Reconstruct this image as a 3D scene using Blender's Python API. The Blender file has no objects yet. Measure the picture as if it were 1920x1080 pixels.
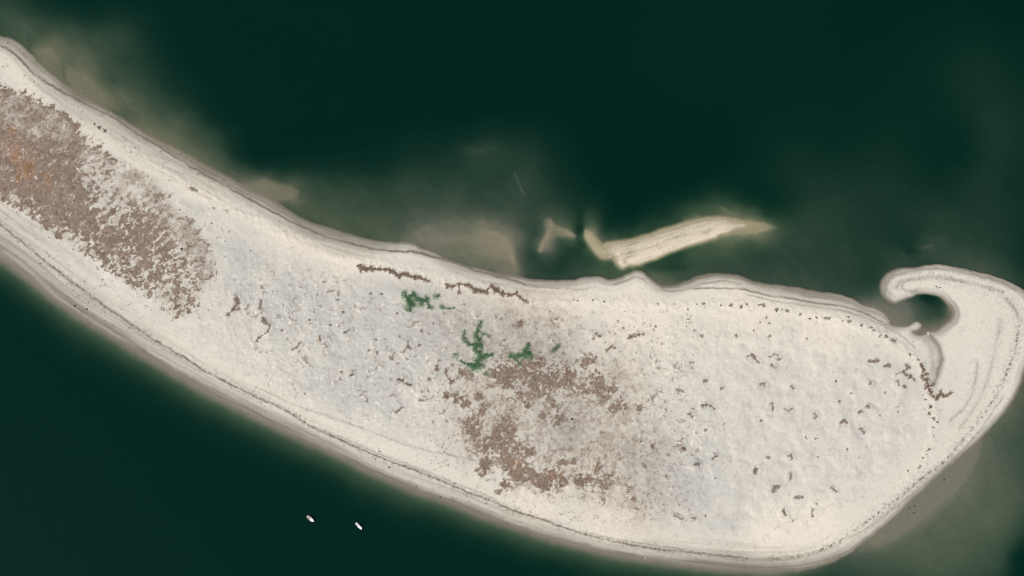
import bpy, math
import numpy as np

# ------------------------------------------------------------------ camera, world, sun, exposure
S = 0.5                                     # metres on the ground per survey unit (map units below)
sc = bpy.context.scene
COL = sc.collection
cam = bpy.data.cameras.new("camera")
camo = bpy.data.objects.new("camera", cam)
COL.objects.link(camo)
H = 1400.0
camo.location = (0, 0, H)
camo.rotation_euler = (0, 0, 0)
cam.sensor_width = 36.0
cam.lens = 36.0 * H / 960.0
cam.clip_start = 1.0
cam.clip_end = 80000.0
sc.camera = camo

SUN_EL, SUN_AZ = math.radians(47), math.radians(232)     # compass bearing of the sun: south-west
w = bpy.data.worlds.new("World")
sc.world = w
w.use_nodes = True
wn = w.node_tree
sky = wn.nodes.new("ShaderNodeTexSky")
sky.sky_type = 'NISHITA'
sky.sun_disc = False
sky.sun_elevation = SUN_EL
sky.sun_rotation = SUN_AZ
bg = wn.nodes["Background"]
bg.inputs[1].default_value = 0.055
wn.links.new(sky.outputs[0], bg.inputs[0])
sl = bpy.data.lights.new("sun", 'SUN')
sl.energy = 5.0
sl.angle = math.radians(0.5)
sl.color = (1.0, 0.95, 0.88)
so = bpy.data.objects.new("sun", sl)
COL.objects.link(so)
so.location = (0, 0, 500)
so.rotation_euler = (math.pi / 2 - SUN_EL, 0, math.pi - SUN_AZ)
sc.view_settings.view_transform = 'Standard'
sc.view_settings.look = 'None'
sc.view_settings.exposure = 0.27
sc.view_settings.gamma = 1.0
sc.cycles.filter_width = 1.1
sc.view_settings.use_curve_mapping = False

# ------------------------------------------------------------------ numeric helpers
rng = np.random.default_rng(7)


def sstep(a, b, x):
    t = np.clip((x - a) / (b - a), 0, 1)
    return t * t * (3 - 2 * t)


_perm = np.random.default_rng(3).permutation(512)
_perm = np.concatenate([_perm, _perm, _perm])
_ga = np.random.default_rng(4).uniform(0, 2 * np.pi, 512)
_gx, _gy = np.cos(_ga), np.sin(_ga)


def pnoise(x, y, seed=0):
    xi = np.floor(x).astype(np.int64)
    yi = np.floor(y).astype(np.int64)
    fx, fy = x - xi, y - yi
    u = fx * fx * fx * (fx * (fx * 6 - 15) + 10)
    v = fy * fy * fy * (fy * (fy * 6 - 15) + 10)

    def g(ix, iy, dx, dy):
        h = _perm[(_perm[(ix + seed * 57) & 511] + iy + seed * 131) & 511]
        return _gx[h] * dx + _gy[h] * dy
    a = g(xi, yi, fx, fy)
    b = g(xi + 1, yi, fx - 1, fy)
    c = g(xi, yi + 1, fx, fy - 1)
    d = g(xi + 1, yi + 1, fx - 1, fy - 1)
    return ((a + (b - a) * u) + ((c + (d - c) * u) - (a + (b - a) * u)) * v) * 1.5


def fbm(x, y, period, octv=4, seed=0, gain=0.5):
    r = 0
    amp, tot, f = 1.0, 0.0, 1.0 / period
    for o in range(octv):
        r = r + amp * pnoise(x * f + 17.3 * o, y * f - 9.1 * o, seed + o)
        tot += amp
        amp *= gain
        f *= 2.03
    return r / tot


def smooth_poly(p, closed=False, n=4):
    p = np.array(p, float)
    N = len(p)
    out = []
    for i in range(N if closed else N - 1):
        if closed:
            a, b, c, d = p[(i - 1) % N], p[i], p[(i + 1) % N], p[(i + 2) % N]
        else:
            a, b, c, d = p[max(i - 1, 0)], p[i], p[i + 1], p[min(i + 2, N - 1)]
        for k in range(n):
            t = k / n
            out.append(0.5 * ((2 * b) + (c - a) * t + (2 * a - 5 * b + 4 * c - d) * t * t + (3 * b - a - 3 * c + d) * t ** 3))
    if not closed:
        out.append(p[-1])
    return np.array(out)


# ------------------------------------------------------------------ the grid: even over the island, growing towards the horizon
def axis(a, b, step, far):
    core = np.arange(a, b + step * .5, step)
    g, v, d = [], core[-1], step
    while v < far:
        d *= 1.22
        v += d
        g.append(v)
    lo, v, d = [], core[0], step
    while v > -far:
        d *= 1.22
        v -= d
        lo.append(v)
    return np.concatenate([np.array(lo[::-1]), core, np.array(g)])


gx = axis(-40, 1960, 1.5, 40000)
gy = axis(-40, 1120, 1.5, 40000)
GX, GY = np.meshgrid(gx, gy)
NY, NX = GX.shape


def poly_dist(pts, closed, R, wx=None, wy=None):
    """distance to a polyline (capped at R) and arc length of the nearest point"""
    X = GX if wx is None else GX + wx
    Y = GY if wy is None else GY + wy
    D = np.full(GX.shape, R * R, float)
    A = np.zeros(GX.shape)
    N = len(pts)
    s = 0.0
    M = 0 if wx is None else 8
    for i in range(N if closed else N - 1):
        p, q = pts[i], pts[(i + 1) % N]
        L2 = ((q - p) ** 2).sum()
        if L2 < 1e-9:
            continue
        L = math.sqrt(L2)
        i0, i1 = np.searchsorted(gx, [min(p[0], q[0]) - R - M, max(p[0], q[0]) + R + M])
        j0, j1 = np.searchsorted(gy, [min(p[1], q[1]) - R - M, max(p[1], q[1]) + R + M])
        if i1 > i0 and j1 > j0:
            x, y = X[j0:j1, i0:i1], Y[j0:j1, i0:i1]
            t = np.clip(((x - p[0]) * (q[0] - p[0]) + (y - p[1]) * (q[1] - p[1])) / L2, 0, 1)
            d = (x - p[0] - t * (q[0] - p[0])) ** 2 + (y - p[1] - t * (q[1] - p[1])) ** 2
            o = D[j0:j1, i0:i1]
            m = d < o
            o[m] = d[m]
            A[j0:j1, i0:i1][m] = (s + t * L)[m]
        s += L
    return np.sqrt(D), A


def inside(pts, X=None, Y=None):
    X = GX if X is None else X
    Y = GY if Y is None else Y
    r = np.zeros(X.shape, bool)
    N = len(pts)
    for i in range(N):
        p, q = pts[i], pts[(i + 1) % N]
        if p[1] == q[1]:
            continue
        m = ((p[1] > Y) != (q[1] > Y))
        if not m.any():
            continue
        xi = p[0] + (Y[m] - p[1]) * (q[0] - p[0]) / (q[1] - p[1])
        r[m] ^= X[m] < xi
    return r


def blobs(lst, soft=1.0):
    """soft union of round spots (x, y, r[, strength])"""
    r = np.zeros(GX.shape)
    for b in lst:
        x, y, rad = b[:3]
        k = b[3] if len(b) > 3 else 1.0
        R = rad * 3
        i0, i1 = np.searchsorted(gx, [x - R, x + R])
        j0, j1 = np.searchsorted(gy, [y - R, y + R])
        d2 = ((GX[j0:j1, i0:i1] - x) ** 2 + (GY[j0:j1, i0:i1] - y) ** 2) / (rad * rad)
        v = k * np.exp(-d2 * 0.9)
        o = r[j0:j1, i0:i1]
        o[:] = 1 - (1 - o) * (1 - np.clip(v, 0, 1))
    return r


# ------------------------------------------------------------------ survey: shorelines
shore = [(-900, -420), (-600, -260), (-330, -90), (-150, 10), (-60, 52), (0, 67), (20, 72), (40, 84), (57, 100), (75, 120), (100, 142), (125, 161), (150, 179),
         (175, 192), (200, 206), (225, 220), (250, 236), (275, 252), (300, 265), (350, 290), (387, 312), (425, 332), (462, 351),
         (495, 367), (512, 377), (542, 395), (567, 410), (592, 421), (630, 432), (655, 440), (692, 449), (730, 455), (755, 454),
         (780, 459), (790, 466), (812, 472), (830, 482), (855, 492), (880, 500), (905, 506), (930, 512), (960, 517), (980, 521),
         (1010, 525), (1047, 526), (1072, 525), (1097, 520), (1122, 519), (1140, 525), (1160, 522), (1177, 515), (1192, 509),
         (1207, 511), (1217, 520), (1230, 530), (1247, 537), (1267, 535), (1290, 527), (1310, 519), (1330, 515), (1360, 514),
         (1380, 516), (1397, 522), (1420, 530), (1440, 534), (1470, 536), (1495, 540), (1527, 546), (1565, 551), (1600, 561),
         (1620, 573), (1642, 578), (1658, 587), (1668, 600), (1671, 609), (1687, 613), (1704, 611), (1716, 604), (1723, 604), (1729, 610),
         (1722, 620), (1712, 622), (1722, 628), (1734, 626), (1741, 621), (1753, 622), (1769, 610), (1783, 598), (1787, 585), (1776, 571),
         (1763, 557), (1740, 551), (1720, 552), (1709, 557), (1691, 563), (1677, 568), (1664, 561), (1655, 551), (1652, 536), (1658, 520),
         (1671, 509), (1687, 503), (1709, 502), (1727, 499), (1744, 496), (1771, 496), (1798, 502), (1820, 507), (1842, 511), (1860, 516),
         (1885, 525), (1910, 537), (1932, 556), (1943, 590), (1942, 640), (1930, 680), (1920, 702), (1914, 722), (1902, 747), (1885, 772),
         (1865, 795), (1850, 810), (1830, 830), (1802, 855), (1770, 882), (1740, 910), (1705, 942), (1675, 972), (1645, 997), (1615, 1020),
         (1590, 1038), (1560, 1053), (1527, 1063), (1490, 1069), (1440, 1072), (1400, 1071), (1360, 1068), (1285, 1060), (1235, 1053), (1185, 1046),
         (1135, 1036), (1085, 1024), (1035, 1011), (997, 998), (960, 986), (905, 967), (855, 946), (805, 929), (755, 910), (705, 889),
         (655, 864), (605, 840), (555, 817), (530, 806), (480, 783), (425, 755), (375, 729), (325, 700), (275, 671), (225, 640), (200, 625),
         (150, 595), (100, 560), (75, 540), (37, 510), (0, 484), (-60, 440), (-160, 370), (-330, 240), (-600, 60), (-820, -120), (-930, -300)]
bar = [(1099, 437), (1108, 441), (1118, 452), (1128, 461), (1140, 456), (1160, 453), (1185, 449), (1204, 444), (1222, 439), (1242, 431), (1262, 425), (1297, 415), (1322, 409), (1350, 408),
       (1374, 412), (1390, 416), (1402, 421), (1396, 427), (1382, 430), (1366, 436), (1350, 440), (1342, 446), (1330, 449), (1310, 455), (1284, 463), (1260, 472), (1238, 481), (1222, 487), (1204, 494), (1192, 497),
       (1178, 498), (1168, 502), (1159, 496), (1152, 487), (1149, 483), (1140, 484), (1130, 483), (1122, 477), (1113, 466), (1104, 452)]
shoreP = smooth_poly(shore, True, 4)
barP = smooth_poly(bar, True, 4)

wob = fbm(GX, GY, 26, 3, 40)
wx = wob * 2.2
wy = fbm(GX, GY, 26, 3, 44) * 2.2
dS, arc = poly_dist(shoreP, True, 170, wx, wy)
dB, arcB = poly_dist(barP, True, 60, wx * .8, wy * .8)
inS = inside(shoreP, GX + wx, GY + wy)
inB = inside(barP, GX + wx * .8, GY + wy * .8)
sd = np.where(inS, dS, -dS)
sdb = np.where(inB, dB, -dB)

# ------------------------------------------------------------------ survey: soundings (x, y, level); level 0 shoreline .. 10 deep
LV = np.array([0, 1, 2, 3, 4, 5, 6, 7, 8, 9, 10], float)
DP = np.array([0, .18, .44, .78, 1.12, 1.42, 1.82, 2.35, 3.0, 3.8, 6.5])
snd = """0 20 5.3;10 50 4.8;30 40 4.5;60 20 6.5;100 10 7.5;150 10 8.5;250 5 9;400 0 9.8;50 70 4;80 60 4.6;120 50 5.3;180 60 6;240 60 6.5;300 50 8.7;350 60 9.6
70 100 3.2;57 88 4;100 100 2.2;119 128 2.8;85 95 2.4;140 120 2.6;155 160 1.8;170 155 1.9;180 115 4;190 140 3.6;210 160 3.9;215 180 2.8;240 190 3;250 220 3.2;225 205 3.4
260 160 5.2;240 110 6;300 110 7.6;320 160 7.2;360 110 9.4;300 200 5;290 225 3.4;280 232 2.5;320 255 2.6;330 240 3.6;350 220 5.8;400 220 8;440 170 9.8;450 250 8.6;400 270 5.2;370 290 3;420 310 4;440 290 7
470 340 2.6;480 310 7.6;500 340 2.2;530 355 2;555 365 2.7;545 373 2.5;520 330 5.5;568 345 5;540 328 6;560 320 7;530 383 4;560 395 4.1;600 400 4;600 370 4.7;620 350 5.6;580 350 5.1
650 420 3.9;700 435 3.6;740 445 2.9;700 400 4.3;640 380 4.7;680 350 6;720 370 5.6;650 320 7.3;720 310 8;600 300 8.6;560 280 9.3;700 270 9.2;780 290 7.6;760 330 6;800 350 5.3;760 400 4.1;760 430 3
790 430 2.1;800 450 1.8;850 420 2.2;900 410 2.4;840 440 1.7;900 440 1.5;940 450 1.2;955 470 1.0;945 480 1.2;900 480 1.7;850 465 1.8;960 495 1.6;930 500 2.2;980 450 2.5;985 490 3.5;975 510 2.3;1000 500 5
940 410 3;970 400 4;1000 400 5;990 440 3.8;880 390 3.8;820 390 4;860 360 4.6;930 370 5;900 340 5.8;850 320 6.6;850 290 7;900 278 5.7;950 280 6.1;880 250 8.2;950 240 8.2;1000 290 6.4;1000 340 5.7;960 320 6
973 338 5;1040 330 7.4;1060 290 8.5;1020 250 8.5;1100 330 9;1040 380 5.5;1060 360 7;1030 410 3;1035 425 1.8;1017 465 1.0;1026 446 1.1;1042 428 2;1070 435 3;1075 441 3.4;1057 452 4.5;1008 440 5;1006 470 5
998 465 4.6;1050 480 6.3;1040 500 6.2;1080 490 6;1020 512 5.2;1060 514 5.1;1090 430 7.9;1085 400 6.8;1090 460 6.5;1110 400 6;1100 424 3.6;1130 420 7;1150 443 5.4;1130 440 5;1200 436 6;1250 421 6;1180 420 8
1250 400 7.4;1300 399 5;1330 388 5;1300 370 7.7;1360 365 6.8;1365 391 4.2;1400 390 5.6;1345 404 3.4;1390 408 2;1440 400 6.6;1440 420 2.4;1460 430 4;1475 412 6;1500 430 5.3;1405 418 .9;1425 426 1.4;1410 432 1.3
1385 440 2;1360 446 2.6;1102 438 1.2;1112 452 1.0;1104 456 4.5;1115 464 1.8;1130 492 5;1150 503 5.3;1110 485 6;1190 511 4.4;1130 510 4.6;1240 496 6;1270 499 6.6;1220 500 6;1260 516 4;1230 515 4;1300 480 5.3
1350 462 4.4;1400 452 4.3;1350 490 5;1300 505 5;1380 490 4.8;1440 470 5;1420 510 4.6;1470 520 4.4;1500 500 5.3;1550 470 5.7;1520 522 4.7;1600 500 5.8;1550 535 5;1600 545 4.9;1635 545 5;1650 480 6.2;1700 482 5;1740 464 4.7
1710 468 6.8;1800 482 4.3;1850 495 4.2;1880 505 4.8;1910 480 7;1925 525 6.5;1800 440 5.8;1600 400 6.4;1550 370 6.3;1650 340 6.9;1700 420 6.7;1850 340 6.8;1870 260 6.8;1845 210 7.1;1840 120 7.6;1910 200 7.7;1900 330 7.4
1800 280 8.8;1700 250 8.3;1600 270 8.2;1550 310 7.3;1500 350 7;1500 240 8.6;1450 340 8.1;1400 300 9;1300 200 9.3;1200 300 9.5;1000 150 9.5;800 200 9.8;600 150 10;700 50 9.7;1500 100 9;1700 100 9;1880 50 9;1200 50 9.3;1920 400 7.3;1750 370 7
1636 567 1.2;1652 568 1.4;1680 577 1.0;1700 590 1.1;1718 578 2.6;1732 570 5.2;1750 577 5.9;1736 564 7.5;1766 580 5.6;1758 594 4.6;1770 570 4.8;1784 576 1;1780 600 .9;1768 608 .9;1752 613 .9;1790 586 .8;1740 600 3;1780 588 1.6;1735 613 1;1645 552 3.2;1660 575 1.0;1720 592 2.2;1705 575 1.6
1770 925 .9;1720 962 1.0;1680 990 1.2;1650 1012 1.6;1800 890 .9;1820 860 1.2;1785 962 2.4;1740 990 2.5;1700 1010 2.5;1830 870 2;1850 840 2.3;1880 800 2.6;1910 760 2.5;1870 880 2.8;1850 930 3;1900 900 3.4;1800 1000 2.8;1750 1030 3
1700 1040 3;1650 1040 3.2;1600 1060 4;1650 1070 4;1750 1070 3.6;1830 1040 3.5;1850 1072 4.5;1880 1000 3.8;1903 960 3.6;1920 985 5.2;1914 1050 8.6;1890 1062 5.8;1580 1075 5;1500 1080 6;1918 920 3.8;1960 900 5.5;1985 1000 9.5;1905 1120 9.5;1700 1130 7;1980 700 5;2000 600 7
-100 -60 6;-200 -160 7;-60 0 5.5;2100 400 8;2100 100 9;960 -120 10;300 -120 10;-60 -120 8.5;1600 -120 9.5;2100 800 9"""
snd = np.array([[float(v) for v in t.split()] for t in snd.replace("\n", ";").split(";") if t.strip()])


def tps(P, V, X, Y, lam=25.0):
    N = len(P)
    sc_ = 100.0
    p = P / sc_

    def U(r2):
        return 0.5 * r2 * np.log(r2 + 1e-12)
    K = U(((p[:, None] - p[None]) ** 2).sum(-1)) + np.eye(N) * lam * 1e-4
    A = np.zeros((N + 3, N + 3))
    A[:N, :N] = K
    A[:N, N] = 1
    A[:N, N + 1:] = p
    A[N:, :N] = A[:N, N:].T
    c = np.linalg.solve(A, np.concatenate([V, np.zeros(3)]))
    out = c[N] + c[N + 1] * X / sc_ + c[N + 2] * Y / sc_
    for i in range(N):
        out = out + c[i] * U((X / sc_ - p[i, 0]) ** 2 + (Y / sc_ - p[i, 1]) ** 2)
    return out


cx = np.arange(-150, 2071, 5.0)
cy = np.arange(-150, 1231, 5.0)
CX, CY = np.meshgrid(cx, cy)
lev = tps(snd[:, :2], snd[:, 2], CX, CY)
lev = np.clip(lev, 0.7, 10)


def bilerp(F, x, y, x0, y0, st):
    u = np.clip((x - x0) / st, 0, F.shape[1] - 1.001)
    v = np.clip((y - y0) / st, 0, F.shape[0] - 1.001)
    i, j = u.astype(int), v.astype(int)
    fu, fv = u - i, v - j
    return (F[j, i] * (1 - fu) + F[j, i + 1] * fu) * (1 - fv) + (F[j + 1, i] * (1 - fu) + F[j + 1, i + 1] * fu) * fv


wq = fbm(GX, GY, 60, 4, 60)
wr_ = fbm(GX, GY, 60, 4, 65)
Lf = bilerp(lev, GX + wq * 9, GY + wr_ * 9, -150, -150, 5.0)
far = sstep(30, 400, np.maximum(np.maximum(-GX, GX - 1920), np.maximum(-GY, GY - 1080)))
Lf = Lf * (1 - far) + 10 * far
mid = np.interp(GX, [-900, 0, 400, 800, 1200, 1500], [-300, 290, 520, 690, 800, 850])
south = sstep(-5, 5, GY - mid) * (1 - sstep(1440, 1620, GX))
nw = blobs([(200, 160, 170), (60, 80, 120), (380, 270, 110), (640, 400, 110), (560, 360, 80)])
Lf = Lf - 1.0 * nw * sstep(8.5, 5, Lf)
# streaky bottom relief, stronger on the northern flats
flat = sstep(9, 4, Lf)
relief = (fbm(GX * .75 + GY * .65, (GY * .75 - GX * .65) * 2.2, 46, 4, 70) * 1.0 + fbm(GX, GY, 16, 3, 75) * .35)
se = sstep(1560, 1680, GX) * sstep(760, 860, GY)
Lf = np.clip(Lf - .35 * se * sstep(8, 4, Lf) + relief * flat * .6 * (1 - .65 * se) + fbm(GX, GY, 150, 3, 77) * .5 * sstep(10, 8, Lf), 0.5, 10)
# near shore ramp widths (x, y, width)
ctl_ramp = [(0, 70, 7), (200, 206, 10), (400, 320, 12), (600, 425, 9), (800, 465, 5), (1000, 522, 7), (1190, 510, 6), (1350, 514, 9), (1550, 550, 7),
            (1640, 575, 5), (1655, 535, 8), (1800, 500, 2.5), (1870, 518, 2.5), (1930, 560, 5), (1740, 580, 4), (1870, 790, 4), (1700, 945, 4), (1560, 1053, 8)]
ctl_wet = [(20, 480, 32), (120, 565, 27), (210, 630, 20), (330, 705, 15), (700, 890, 12), (1100, 1030, 11), (1400, 1070, 18), (1540, 1055, 14), (1620, 1020, 7), (1850, 810, 5), (1658, 530, 9), (1800, 500, 5),
           (1550, 550, 15), (1350, 515, 9), (1190, 510, 7), (1000, 520, 10), (800, 465, 7), (600, 420, 20), (400, 320, 20), (200, 205, 20), (50, 95, 16),
           (1785, 590, 8), (1690, 563, 3), (1720, 607, 4), (1640, 575, 14), (1750, 553, 4), (1932, 600, 6)]


def idw(ctl, X, Y, p=3.0):
    num = den = 0
    for (x, y, v) in ctl:
        k = 1.0 / ((X - x) ** 2 + (Y - y) ** 2 + 200.0) ** (p / 2)
        num = num + k * v
        den = den + k
    return num / den


rampw = idw(ctl_ramp, GX, GY) * .7
wetw = idw(ctl_wet, GX, GY) * (.82 + .18 * south)
out = np.maximum(-sd, 0)
outb = np.maximum(-sdb, 0)
depN = np.interp(Lf, LV, DP) * sstep(0, 1, np.minimum(out / rampw, 3)) ** .8
depS = np.interp(np.interp(out * (1 + .18 * fbm(GX, GY, 90, 2, 80)), [0, 5, 12, 22, 36, 56, 95], [0, 1.3, 3.1, 5.0, 6.8, 8.7, 10]), LV, DP)
dep = depN * (1 - south) + depS * south
dep = np.minimum(dep, np.where(outb < 59, dep * sstep(0, 9, outb) ** .9 + 0.004 * outb, 99))
# flat-topped shoals with a crisp outer edge
for pts, ew, amt in (([(745, 452), (765, 434), (800, 418), (850, 408), (905, 406), (940, 414), (960, 432), (968, 455), (975, 480), (990, 508), (975, 522), (900, 506), (820, 478), (780, 464)], 11, .20),
                     ([(800, 446), (840, 440), (890, 436), (930, 436), (952, 446), (960, 468), (968, 490), (955, 488), (945, 468), (925, 458), (880, 456), (830, 458)], 7, .14),
                     ([(938, 446), (950, 448), (962, 470), (968, 494), (958, 492), (948, 470)], 6, .28),
                     ([(430, 318), (480, 326), (520, 338), (552, 347), (564, 358), (556, 371), (530, 378), (508, 376), (470, 354)], 8, .22),
                     ([(1011, 472), (1015, 460), (1022, 446), (1023, 430), (1019, 412), (1033, 403), (1041, 415), (1053, 424), (1070, 431), (1087, 442), (1080, 450), (1060, 446), (1046, 444), (1034, 452), (1021, 469)], 5, .45),
                     ([(1094, 424), (1104, 430), (1118, 446), (1136, 462), (1124, 476), (1110, 462), (1098, 444)], 6, .45),
                     ([(1366, 412), (1400, 412), (1440, 416), (1462, 424), (1440, 434), (1400, 438), (1362, 440)], 9, .55),
                     ([(1700, 1002), (1760, 952), (1830, 878), (1846, 816), (1830, 830), (1700, 942), (1600, 1036), (1640, 1034)], 7, .16),
                     ([(62, 92), (85, 84), (118, 108), (150, 132), (190, 160), (232, 196), (215, 208), (150, 176), (100, 140), (74, 118)], 9, .18)):
    pp = smooth_poly(pts, True, 4)
    d, _ = poly_dist(pp, True, 40, wq * 5, wr_ * 5)
    q = np.where(inside(pp, GX + wq * 5, GY + wr_ * 5), d, -d)
    dep = np.where(out > 0, dep - np.minimum(amt * sstep(-ew * .4, ew, q), np.maximum(dep - .06, 0) * .8), dep)
# dark hole and ledge lines in the shoal water
for pts, wd, amt in (([(1090, 396), (1091, 420), (1088, 445), (1094, 462)], 7, .5), ([(119, 112), (121, 140), (128, 156)], 4, .15), ([(553, 348), (569, 357), (563, 372)], 3, .2),
                     ([(1228, 503), (1252, 501), (1285, 503)], 7, .3), ([(1702, 476), (1712, 468), (1724, 471)], 4, .3), ([(55, 62), (56, 84)], 4, .15), ([(1735, 1000), (1772, 964), (1800, 935)], 7, .10)):
    d, _ = poly_dist(smooth_poly(pts), False, wd * 4)
    dep += amt * np.exp(-(d / wd) ** 2) * (out > 1)
for pts, wd, amt in (([(965, 322), (972, 340), (983, 362)], 2.5, .45), ([(1027, 417), (1045, 425), (1078, 441)], 3.0, .5), ([(1096, 430), (1110, 436), (1122, 452)], 4, .5),
                     ([(1352, 388), (1366, 396), (1374, 399)], 4, .35), ([(1716, 466), (1750, 460)], 4, .35), ([(1285, 410), (1310, 404)], 5, .35),
                     ([(1013, 469), (1019, 457), (1028, 440), (1036, 424)], 5.5, .75), ([(1022, 452), (1038, 440), (1056, 437), (1076, 441)], 3.5, .4), ([(1375, 421), (1400, 421), (1428, 427)], 7, .45),
                     ([(1160, 452), (1222, 438), (1260, 425), (1322, 409), (1370, 411)], 6, .25),
                     ([(790, 447), (830, 447), (870, 440)], 7, .2), ([(860, 275), (900, 282), (930, 272)], 8, .25)):
    d, _ = poly_dist(smooth_poly(pts), False, wd * 4)
    dep -= amt * np.exp(-(d / wd) ** 2) * (out > 1) * np.minimum(dep, 1)
dep = np.maximum(dep, 0.02)

# ------------------------------------------------------------------ survey: clumps, thickets, vegetation
nrow = [  # dark bushes on the north dune edge
    (1074, 562, 2), (1082, 564, 2), (1111, 563, 3), (1132, 565, 3),
    (1232, 570, 3), (1264, 570, 2), (1306, 570, 2), (1319, 570, 3.5), (1351, 572, 3), (1370, 572, 3), (1389, 575, 4), (1400, 570, 2.5), (1422, 572, 3), (1430, 572, 3),
    (1456, 581, 4), (1466, 581, 2), (1477, 583, 4), (1501, 589, 3),
    (1517, 597, 4), (1529, 595, 3), (1547, 597, 4), (1554, 597, 3), (1579, 602, 2), (1589, 594, 4), (1590, 603, 3.5), (1614, 610, 2.5), (1632, 614, 3.5), (1637, 619, 2),
    (1650, 629, 2.5), (1660, 630, 3), (1675, 640, 3.5), (1706, 665, 3), (1721, 675, 3)]
erow = [(1730, 740, 2), (1735, 749, 2.5), (1744, 762, 4), (1741, 775, 3), (1750, 784, 3), (1757, 791, 3), (1750, 802, 2.5), (1749, 817, 2.5), (1741, 842, 3), (1736, 851, 2),
        (1730, 859, 2.5), (1724, 874, 2.5), (1702, 882, 2.5)]
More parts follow.
